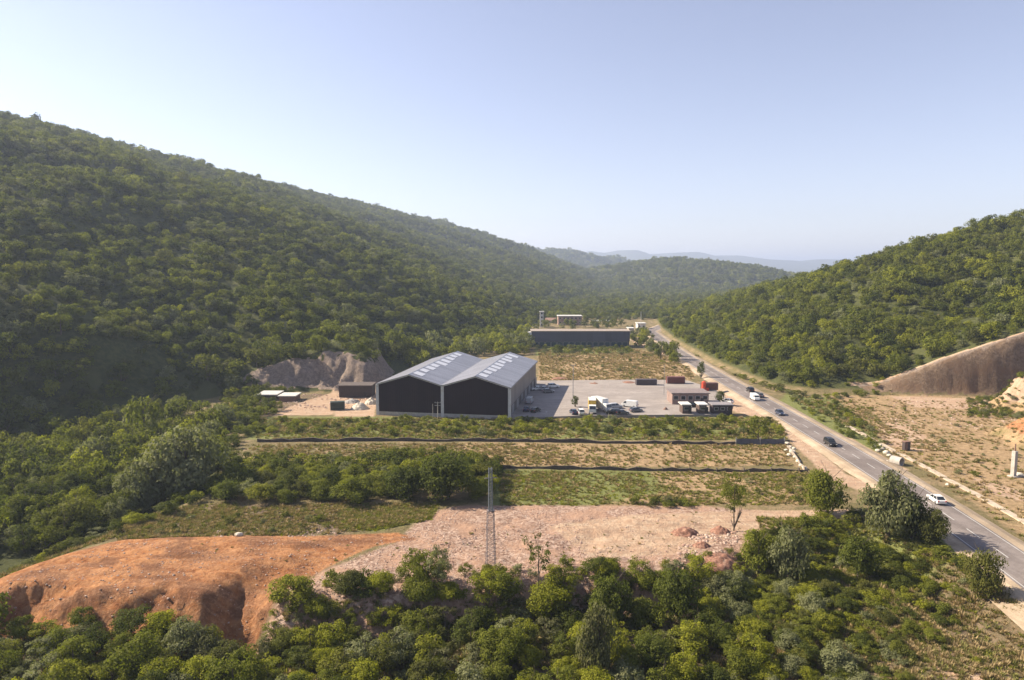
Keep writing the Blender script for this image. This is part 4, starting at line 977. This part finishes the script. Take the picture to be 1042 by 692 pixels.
# hillside woods
def hill_points():
    out = []; g = np.random.default_rng(77)
    bands = [(90, 420, 4.3, (1.9, 4.6)), (420, 800, 5.3, (2.3, 5.0)), (800, 1500, 7.4, (3.4, 5.8)), (1500, 2500, 12.5, (5.5, 8.5)), (2500, 4300, 22, (10, 15))]
    for (y0, y1, sp, rr) in bands:
        xa, xb = -.86*y1-20, .86*y1+20
        if y0 >= 2500: xa, xb = -.2*y1, .5*y1
        X, Y = np.meshgrid(np.arange(xa, xb, sp), np.arange(y0, y1, sp)); X = X.ravel(); Y = Y.ravel()
        X = X+g.uniform(-.48, .48, X.size)*sp; Y = Y+g.uniform(-.48, .48, X.size)*sp
        m = np.abs(X) < .84*Y+25; X = X[m]; Y = Y[m]
        Z, F_ = land(X, Y, True)
        okl = (F_['st'] > 0) & ~F_['rockL'] & ~((F_['sr'] > 0) & (F_['dr'] > 25)) & (F_['dt'] > 3)
        okr = F_['right'] & ~F_['rockR'] & ~(F_['beyond'] & (F_['dr2'] > 20)) & (F_['dt2'] > 4) & ~((X > 120) & (Y < 300) & (F_['dt2'] < 8))
        okm = (F_['hm'] > 2)
        okf = (Y > 620) & (~okl) & (~okr) & (F_['hl'] < 2) & (F_['hr'] < 2) & (g.random(X.size) < .75) & (np.abs(X-np.interp(Y, ry_, rx_, right=1e6)) > 9)
        ok = okl | okr | okm | okf
        px, py, f = PROJ(X, Y, Z+rr[1])
        ok &= (px > -60) & (px < 1102) & (py < 740)
        dens = fbm(X/26, Y/26, 91, 3)
        okn = ok & (g.random(X.size) < np.where(dens < .34, .8, .99)) 
        for x, y, z, dn, rt_ in zip(X[okn], Y[okn], Z[okn], dens[okn], okr[okn]):
            r = (rr[0]*.8+(rr[1]-rr[0]*.8)*g.random()**1.9)*(.8+.5*dn)
            if g.random() < .08: r *= 1.35
            w = (4, 4, .45, 1.2) if not rt_ else (3, 5, 1.2, .5)
            out.append(dict(kind='tree', x=x, y=y, z=z-.3, r=r, h=r*g.uniform(1.1, 1.7), tone=tone_pick(g, w), region='hillr' if rt_ else 'hilll', rot=g.uniform(0, 6.28)))
    return out
HILL = hill_points()
print('plants', len(PLANTS), 'hill', len(HILL))
allp = PLANTS+HILL
px_, py_, fd_ = PROJ(np.array([p['x'] for p in allp]), np.array([p['y'] for p in allp]), np.array([p['z']+p['h']*.6 for p in allp]))
for p, a, b, c in zip(allp, px_, py_, fd_):
    p['px'] = a; p['py'] = b; p['f'] = c; p['size'] = p['r']*p['h']/c**2; p['inframe'] = (-5 < a < 1047) and (b-20 < 692)
def split(kind, n):
    c = [p for p in allp if p['kind'] == kind and p['inframe']]; c.sort(key=lambda p: -p['size']); ch = c[:n]; ids = set(id(p) for p in ch)
    return ch, [p for p in allp if p['kind'] == kind and id(p) not in ids]
trees, rest_t = split('tree', 300-len(HANDP)); shrubs, rest_s = split('shrub', 298)
SCALE_H = {}
def crown_scale(me, r, h):
    if me.name not in SCALE_H:
        z = np.empty(len(me.vertices)*3, np.float32); me.vertices.foreach_get('co', z); SCALE_H[me.name] = float(z[2::3].max())
    return (r, r, h/SCALE_H[me.name])
def plant(p, name, label, cat, group=None, me=None, low=.1, trunk=True, tw=.7):
    r = empty(name, (p['x'], p['y'], p['z']), p['rot'], label, cat, group)
    if me is None: me = NEAR[p['tone']][int(p['rot']*100) % 4]
    c = bpy.data.objects.new('crown', me); COL.objects.link(c); c.parent = r
    c.location = (0, 0, p['h']*low); c.scale = crown_scale(me, p['r'], p['h']*(1-low))
    if trunk:
        t = bpy.data.objects.new('trunk', TRUNKS[int(p['rot']*10) % 4]); COL.objects.link(t); t.parent = r; k = p['h']*.72
        t.scale = (k*tw, k*tw, k)
    return r
OPENC = leaves_mesh('crown', 700, 'dark', 18, .10, 130, flat=1.15, lobe=(.12, .24), spread=.95)
for p in HANDP:
    me = {'n': NEAR[p['tone']][2], 'a': AIRY.get(p['tone']), 'o': OPENC, 's': NEAR[p['tone']][3]}[p['ty']]
    if p['ty'] == 'n' and p['f'] > 160: me = MIDS[p['tone']][1]
    plant(p, 'tree', p['label'], 'tree', None, me, .3 if p['ty'] != 'n' else .02, True, .7 if p['ty'] == 'n' else .33)
TN = {'dark': 'dark green', 'mid': 'mid green', 'lime': 'bright yellow-green', 'grey': 'pale grey-green'}
def where(p):
    x = p['px']; rg = p['region']
    if rg == 'front': return 'in the front thicket below '+('the orange bank' if x < 235 else 'the dark gully' if x < 330 else 'the pinkish gravel' if x < 470 else 'the lattice mast' if x < 620 else 'the pale gravel' if x < 760 else 'the roadside hollow')
    if rg == 'woodl': return 'in the left wood '+('at the picture edge' if x < 60 else 'above the orange bank' if x < 130 else 'before the silvery tree' if x < 200 else 'beside the field')
    if rg == 'mass': return 'in the shrub mass '+('beside the left wood' if x < 310 else 'behind the green patch' if x < 420 else 'left of the mast')
    if rg == 'belt': return 'in the belt under '+('the rock cut' if x < 380 else 'the left gable' if x < 450 else 'the right gable' if x < 530 else 'the yard trucks' if x < 640 else 'the cabins')
    if rg == 'lowright': return 'in the hollow left of the road' if x < 900 else 'on the dry slope at lower right'
    if rg == 'wareh': return 'in front of the warehouse'
    if rg == 'backt': return 'behind the big hall' if x < 600 else 'beside the far road'
    if rg == 'roadr': return 'on the verge right of the road' if x < 900 else 'on the tan ground at the right'
    if rg == 'field': return 'in weeds behind the orange bank' if x < 400 else 'in the grass field by the slender tree'
    if rg == 'leftyard': return 'left of the stores by the rock cut'
    if rg == 'hillr': return 'on the right hill '+('above the dark quarry face' if x > 900 else 'above the road')
    return 'on the left hillside '+('near the picture edge' if x < 90 else 'above the dark bank' if x < 200 else 'by the rock cut' if x < 400 else 'behind the hall')
GR = {'front': 'plants of the front thicket', 'woodl': 'trees of the left wood', 'mass': 'shrubs of the field thicket', 'belt': 'shrubs of the belt before the yard', 'hilll': 'trees on the left hillside', 'hillr': 'trees on the right hillside'}
from collections import defaultdict
def place_all(lst, kindname):
    d = defaultdict(list)
    for p in lst: d[(p['tone'], where(p))].append(p)
    for (tone, wh), L_ in d.items():
        L_.sort(key=lambda p: p['px']); n = len(L_)
        for i, p in enumerate(L_):
            if n == 1: od = 'single '
            elif i < 20: od = ordn[i]+' from left: '
            else: od = ordn[min(n-1-i, 19)]+' from right: '
            small = '' 
            lab = (od+TN[tone]+' '+kindname+' '+wh) if n > 1 else 'only '+TN[tone]+' '+kindname+' '+wh
            me = None
            if p['f'] > 150: me = MIDS[tone][int(p['rot']*100) % 3]
            plant(p, kindname, lab, kindname, GR.get(p['region'], kindname+'s across the valley floor'), me, .08 if kindname == 'tree' else 0.0, kindname == 'tree')
place_all(trees, 'tree'); place_all(shrubs, 'shrub')

# ------------------------------------------------------------------ masses nobody could count
def scatter(name, pts, protos, label, cat):
    """pts: list of (x,y,z, sx,sz, rot, proto index)"""
    a = np.array(pts, np.float32); n = len(a)
    me = bpy.data.meshes.new(name); me.vertices.add(n); me.vertices.foreach_set('co', a[:, :3].ravel())
    def attr(nm_, ty, key, v): at = me.attributes.new(nm_, ty, 'POINT'); at.data.foreach_set(key, v)
    attr('scl', 'FLOAT_VECTOR', 'vector', np.stack([a[:, 3], a[:, 3], a[:, 4]], -1).ravel()); attr('rot', 'FLOAT', 'value', a[:, 5]); attr('pid', 'INT', 'value', a[:, 6].astype(np.int32))
    o = bpy.data.objects.new(name, me); COL.objects.link(o)
    pc = bpy.data.collections.new(name+'_sources')
    for i, m in enumerate(protos):
        q_ = bpy.data.objects.new('%s_source_%02d' % (name, i), m); pc.objects.link(q_)
    ng = bpy.data.node_groups.new(name, 'GeometryNodeTree'); ng.interface.new_socket('Geometry', in_out='INPUT', socket_type='NodeSocketGeometry'); ng.interface.new_socket('Geometry', in_out='OUTPUT', socket_type='NodeSocketGeometry')
    gi = ng.nodes.new('NodeGroupInput'); go = ng.nodes.new('NodeGroupOutput')
    ip = ng.nodes.new('GeometryNodeInstanceOnPoints'); ci = ng.nodes.new('GeometryNodeCollectionInfo'); ci.inputs[0].default_value = pc; ci.inputs['Separate Children'].default_value = True; ci.inputs['Reset Children'].default_value = True
    def na(nm_, dt): q_ = ng.nodes.new('GeometryNodeInputNamedAttribute'); q_.data_type = dt; q_.inputs[0].default_value = nm_; return q_.outputs[0]
    cb = ng.nodes.new('ShaderNodeCombineXYZ'); ng.links.new(na('rot', 'FLOAT'), cb.inputs[2])
    ng.links.new(gi.outputs[0], ip.inputs['Points']); ng.links.new(ci.outputs[0], ip.inputs['Instance']); ip.inputs['Pick Instance'].default_value = True
    ng.links.new(na('pid', 'INT'), ip.inputs['Instance Index']); ng.links.new(cb.outputs[0], ip.inputs['Rotation']); ng.links.new(na('scl', 'FLOAT_VECTOR'), ip.inputs['Scale'])
    ng.links.new(ip.outputs[0], go.inputs[0])
    md = o.modifiers.new('scatter', 'NODES'); md.node_group = ng
    return tag(o, label, cat, kind='stuff')
PRO = [m for t in ('dark', 'mid', 'lime', 'grey') for m in MIDS[t]]; PH = [crown_scale(m, 1, 1)[2] for m in PRO]
def rows(lst, zoff=0):
    out = []
    for p in lst:
        k = {'dark': 0, 'mid': 3, 'lime': 6, 'grey': 9}[p['tone']]+int(p['rot']*100) % 3
        out.append((p['x'], p['y'], p['z']+zoff, p['r'], p['h']*PH[k], p['rot'], k))
    return out
scatter('hillside_wood', rows([p for p in rest_t if p['region'] != 'hillr']), PRO, 'continuous green wood covering the left hill and the far valley', 'wood')
scatter('right_hill_wood', rows([p for p in rest_t if p['region'] == 'hillr']), PRO, 'continuous green wood covering the hill right of the road', 'wood')
scatter('scrub', rows(rest_s), PRO, 'low scrub spread over the valley floor', 'scrub')
# low weeds and grass tufts
def tuft_mesh(seed, mat, n=26, hh=.5):
    g = np.random.default_rng(seed); V = []; Fc = []
    for i in range(n):
        a = g.uniform(0, 6.28); rad = g.uniform(0, .45); x, y = math.cos(a)*rad, math.sin(a)*rad; h = hh*g.uniform(.5, 1.2); b = a+g.uniform(-1, 1); lean = g.uniform(.1, .4); w = .10
        k = len(V); V += [(x-math.sin(b)*w, y+math.cos(b)*w, -.05), (x+math.sin(b)*w, y-math.cos(b)*w, -.05), (x+math.cos(b)*lean, y+math.sin(b)*lean, h)]; Fc.append((k, k+1, k+2))
    me = bpy.data.meshes.new('tuft'); me.from_pydata(V, [], Fc); me.materials.append(LEAF[mat]); at = me.attributes.new('tone', 'FLOAT', 'FACE'); at.data.foreach_set('value', g.random(n).astype(np.float32)); return me
TP = [tuft_mesh(1, 'grassy', hh=.35), tuft_mesh(2, 'dry', hh=.4), tuft_mesh(3, 'grassy', hh=.45), tuft_mesh(4, 'dry', hh=.55), tuft_mesh(5, 'lime', hh=.35)]
def grass_points():
    g = np.random.default_rng(5); out = []
    def fill(poly, z, n, w, s, thr=.5, sd=0):
        P = np.array(GP(poly, z)); X = g.uniform(P[:, 0].min(), P[:, 0].max(), n*3); Y = g.uniform(P[:, 1].min(), P[:, 1].max(), n*3)
        m = (sdist(P, X, Y) > 0) & (g.random(X.size) < .15+.85*sstep(.6*fbm(X/3, Y/3, 101+sd, 3)+.4*fbm(X/18, Y/18, 105+sd, 2), thr-.10, thr+.22)) & (np.abs(X-np.interp(Y, ry_, rx_)) > 5.5); X = X[m][:n]; Y = Y[m][:n]; Z = land(X, Y)
        for x, y, zz in zip(X, Y, Z):
            sc = g.uniform(*s); out.append((x, y, zz, sc, sc*g.uniform(.6, 1.3), g.uniform(0, 6.28), int(g.choice(5, p=np.array(w)/sum(w)))))
    fill([(250, 452), (800, 452), (806, 474), (510, 476), (480, 466), (250, 466)], 0, 3600, (2, 3, 1.5, 2, .6), (.5, 1.1), .44)
    fill([(508, 480), (820, 480), (860, 514), (510, 514)], 0, 4600, (4, 1.4, 2, .8, 2.6), (.5, 1.0), .42)
    fill([(120, 522), (350, 512), (446, 512), (430, 530), (345, 543), (120, 552)], 0, 4500, (2, 3, 3, 2, .5), (.4, 1.0), .42)
    fill([(345, 514), (447, 512), (440, 528), (380, 540), (345, 538)], 0, 2600, (4, .2, .3, 0, 5), (.5, .9), .3)
    fill([(250, 426), (796, 425), (800, 447), (262, 447)], 0, 6000, (4, 2, 1.5, .8, 2), (.6, 1.4), .38)
    fill([(548, 356), (640, 354), (700, 368), (706, 386), (550, 388)], 0, 5000, (1.5, 5, 2, 4, .3), (.7, 1.5), .46)
    fill([(870, 406), (1060, 410), (1080, 460), (960, 455), (880, 425)], 0, 1300, (1, 4, 2, 3, .1), (.5, 1.1), .5)
    fill([(-60, 625), (-10, 598), (60, 569), (130, 551), (240, 547), (240, 515), (130, 528), (50, 552), (-50, 590)], -1, 3000, (4, 2, 3, 2, 1.5), (.5, 1.1), .3)
    fill([(800, 402), (870, 407), (900, 430), (980, 460), (1120, 480), (1120, 560), (1042, 550), (905, 458)], 0, 4200, (2, 4, 2, 3, .4), (.5, 1.2), .50)
    fill([(-100, 672), (230, 685), (300, 640), (400, 640), (560, 630), (760, 590), (1200, 600), (1250, 800), (-100, 800)], -5, 8000, (4, 2.5, 2, 1.5, 1.5), (.6, 1.3), .42)
    fill([(850, 600), (1042, 620), (1120, 780), (860, 780)], -4, 5000, (2, 4, 2.5, 3, .8), (.35, .8), .44)
    fill([(770, 540), (930, 545), (1000, 605), (860, 610), (780, 590)], -2.5, 3000, (4, 1, 3, .5, 3), (.5, 1.1), .3)
    fill([(150, 552), (420, 545), (760, 515), (770, 545), (690, 575), (300, 600)], 0, 160, (1, 4, 2, 2, 0), (.3, .6), .5)
    fill([(845, 402), (905, 400), (1000, 350), (1010, 344), (900, 385)], 5, 900, (2, 4, 2, 3, 0), (.6, 1.2), .4)
    return out
scatter('grass', grass_points(), TP, 'grass tufts and weeds on the fields and verges', 'grass')
# loose stones
RS = []
for i in range(3):
    m_ = rock_mesh(30+i, 1); m_.materials.append(plain('loose_stone_%s' % 'abc'[i], [(.40, .28, .22), (.28, .175, .13), (.46, .35, .28)][i], .95, var=.3)); RS.append(m_)
def stones():
    g = np.random.default_rng(9); out = []
    def fill(poly, n, s, thr, z=0):
        P = np.array(GP(poly, z)); X = g.uniform(P[:, 0].min(), P[:, 0].max(), n*3); Y = g.uniform(P[:, 1].min(), P[:, 1].max(), n*3)
        m = (sdist(P, X, Y) > 0) & (fbm(X/4, Y/4, 201, 3) > thr); X = X[m][:n]; Y = Y[m][:n]; Z = land(X, Y)
        for x, y, zz in zip(X, Y, Z):
            sc = s[0]*(s[1]/s[0])**(g.random()**2); out.append((x, y, zz, sc, sc*.9, g.uniform(0, 6.28), int(g.integers(3))))
    fill([(290, 608), (340, 576), (430, 535), (455, 520), (560, 518), (590, 540), (600, 590), (400, 604)], 4600, (.06, .25), .44)
    fill([(560, 520), (770, 518), (760, 560), (690, 578), (600, 588)], 1500, (.06, .22), .50)
    fill([(690, 545), (750, 540), (752, 580), (690, 580)], 900, (.1, .5), .4)
    fill([(0, 610), (0, 600), (130, 555), (410, 545), (300, 590), (230, 625), (160, 630)], 1500, (.05, .26), .4)
    fill([(130, 525), (345, 515), (345, 545), (200, 550)], 900, (.08, .35), .5)
    fill([(238, 402), (388, 400), (385, 412), (280, 420)], 700, (.15, .6), .45)
    fill([(900, 402), (1020, 404), (1042, 440), (900, 430)], 900, (.12, .5), .45)
    fill([(745, 400), (870, 490), (840, 488), (790, 440)], 500, (.08, .3), .5)
    return out
scatter('gravel_stones', stones(), RS, 'loose stones strewn over the pinkish gravel ground', 'stones')

# ------------------------------------------------------------------ haze
hm_, nt, out = newmat('haze_air')
vp = N(nt, 'ShaderNodeVolumePrincipled', inp={'Color': (.64, .76, 1.0, 1), 'Density': .00017, 'Anisotropy': .25}); L(nt, vp.outputs[0], out.inputs['Volume'])
zmin = float(ZZ.min()); top = max(float(ZZ.max())+25, 60)
hz = MB().box(-6100, 9100, -500, 16100, zmin-1, top).build('haze', hm_); tag(hz, 'thin bluish haze filling the valley air', 'haze', kind='stuff')

# ------------------------------------------------------------------ light
EL, AZX, AZY = 36, -1.0, .27     # the sun stands to the left, a little beyond the hall
az = math.atan2(AZX, AZY)         # clockwise from +Y
sd = Vector((math.sin(az)*math.cos(R(EL)), math.cos(az)*math.cos(R(EL)), math.sin(R(EL))))
sun = bpy.data.lights.new('sun', 'SUN'); sun.energy = 5.0; sun.angle = R(.5); sun.color = (1.0, .87, .69)
so = bpy.data.objects.new('sun', sun); COL.objects.link(so); so.rotation_euler = (-sd).to_track_quat('-Z', 'Y').to_euler()
W_ = bpy.data.worlds.new('World'); S.world = W_; W_.use_nodes = True; nt = W_.node_tree
bg = nt.nodes['Background']; sky = nt.nodes.new('ShaderNodeTexSky'); sky.sky_type = 'NISHITA'; sky.sun_disc = False
sky.sun_elevation = R(EL); sky.sun_rotation = az % (2*math.pi); sky.air_density = 1.0; sky.dust_density = .35; sky.ozone_density = 1.8; sky.altitude = 100
hs = nt.nodes.new('ShaderNodeHueSaturation'); hs.inputs['Saturation'].default_value = .72; nt.links.new(sky.outputs[0], hs.inputs['Color'])
ml = nt.nodes.new('ShaderNodeMix'); ml.data_type = 'RGBA'; ml.blend_type = 'MULTIPLY'; ml.inputs[0].default_value = 1; ml.inputs[7].default_value = (1.08, .99, 1.06, 1); nt.links.new(hs.outputs[0], ml.inputs[6])
nt.links.new(ml.outputs[2], bg.inputs[0]); bg.inputs[1].default_value = .069
vs_ = S.view_settings; vs_.view_transform = 'Standard'; vs_.look = 'None'; vs_.gamma = 1; vs_.exposure = 1.3
c = S.cycles; c.max_bounces = 5; c.diffuse_bounces = 2; c.glossy_bounces = 2; c.transmission_bounces = 3; c.volume_bounces = 0; c.transparent_max_bounces = 4
c.use_denoising = True; c.caustics_reflective = False; c.caustics_refractive = False; c.sample_clamp_indirect = 4
try: c.denoiser = 'OPENIMAGEDENOISE'
except Exception: pass
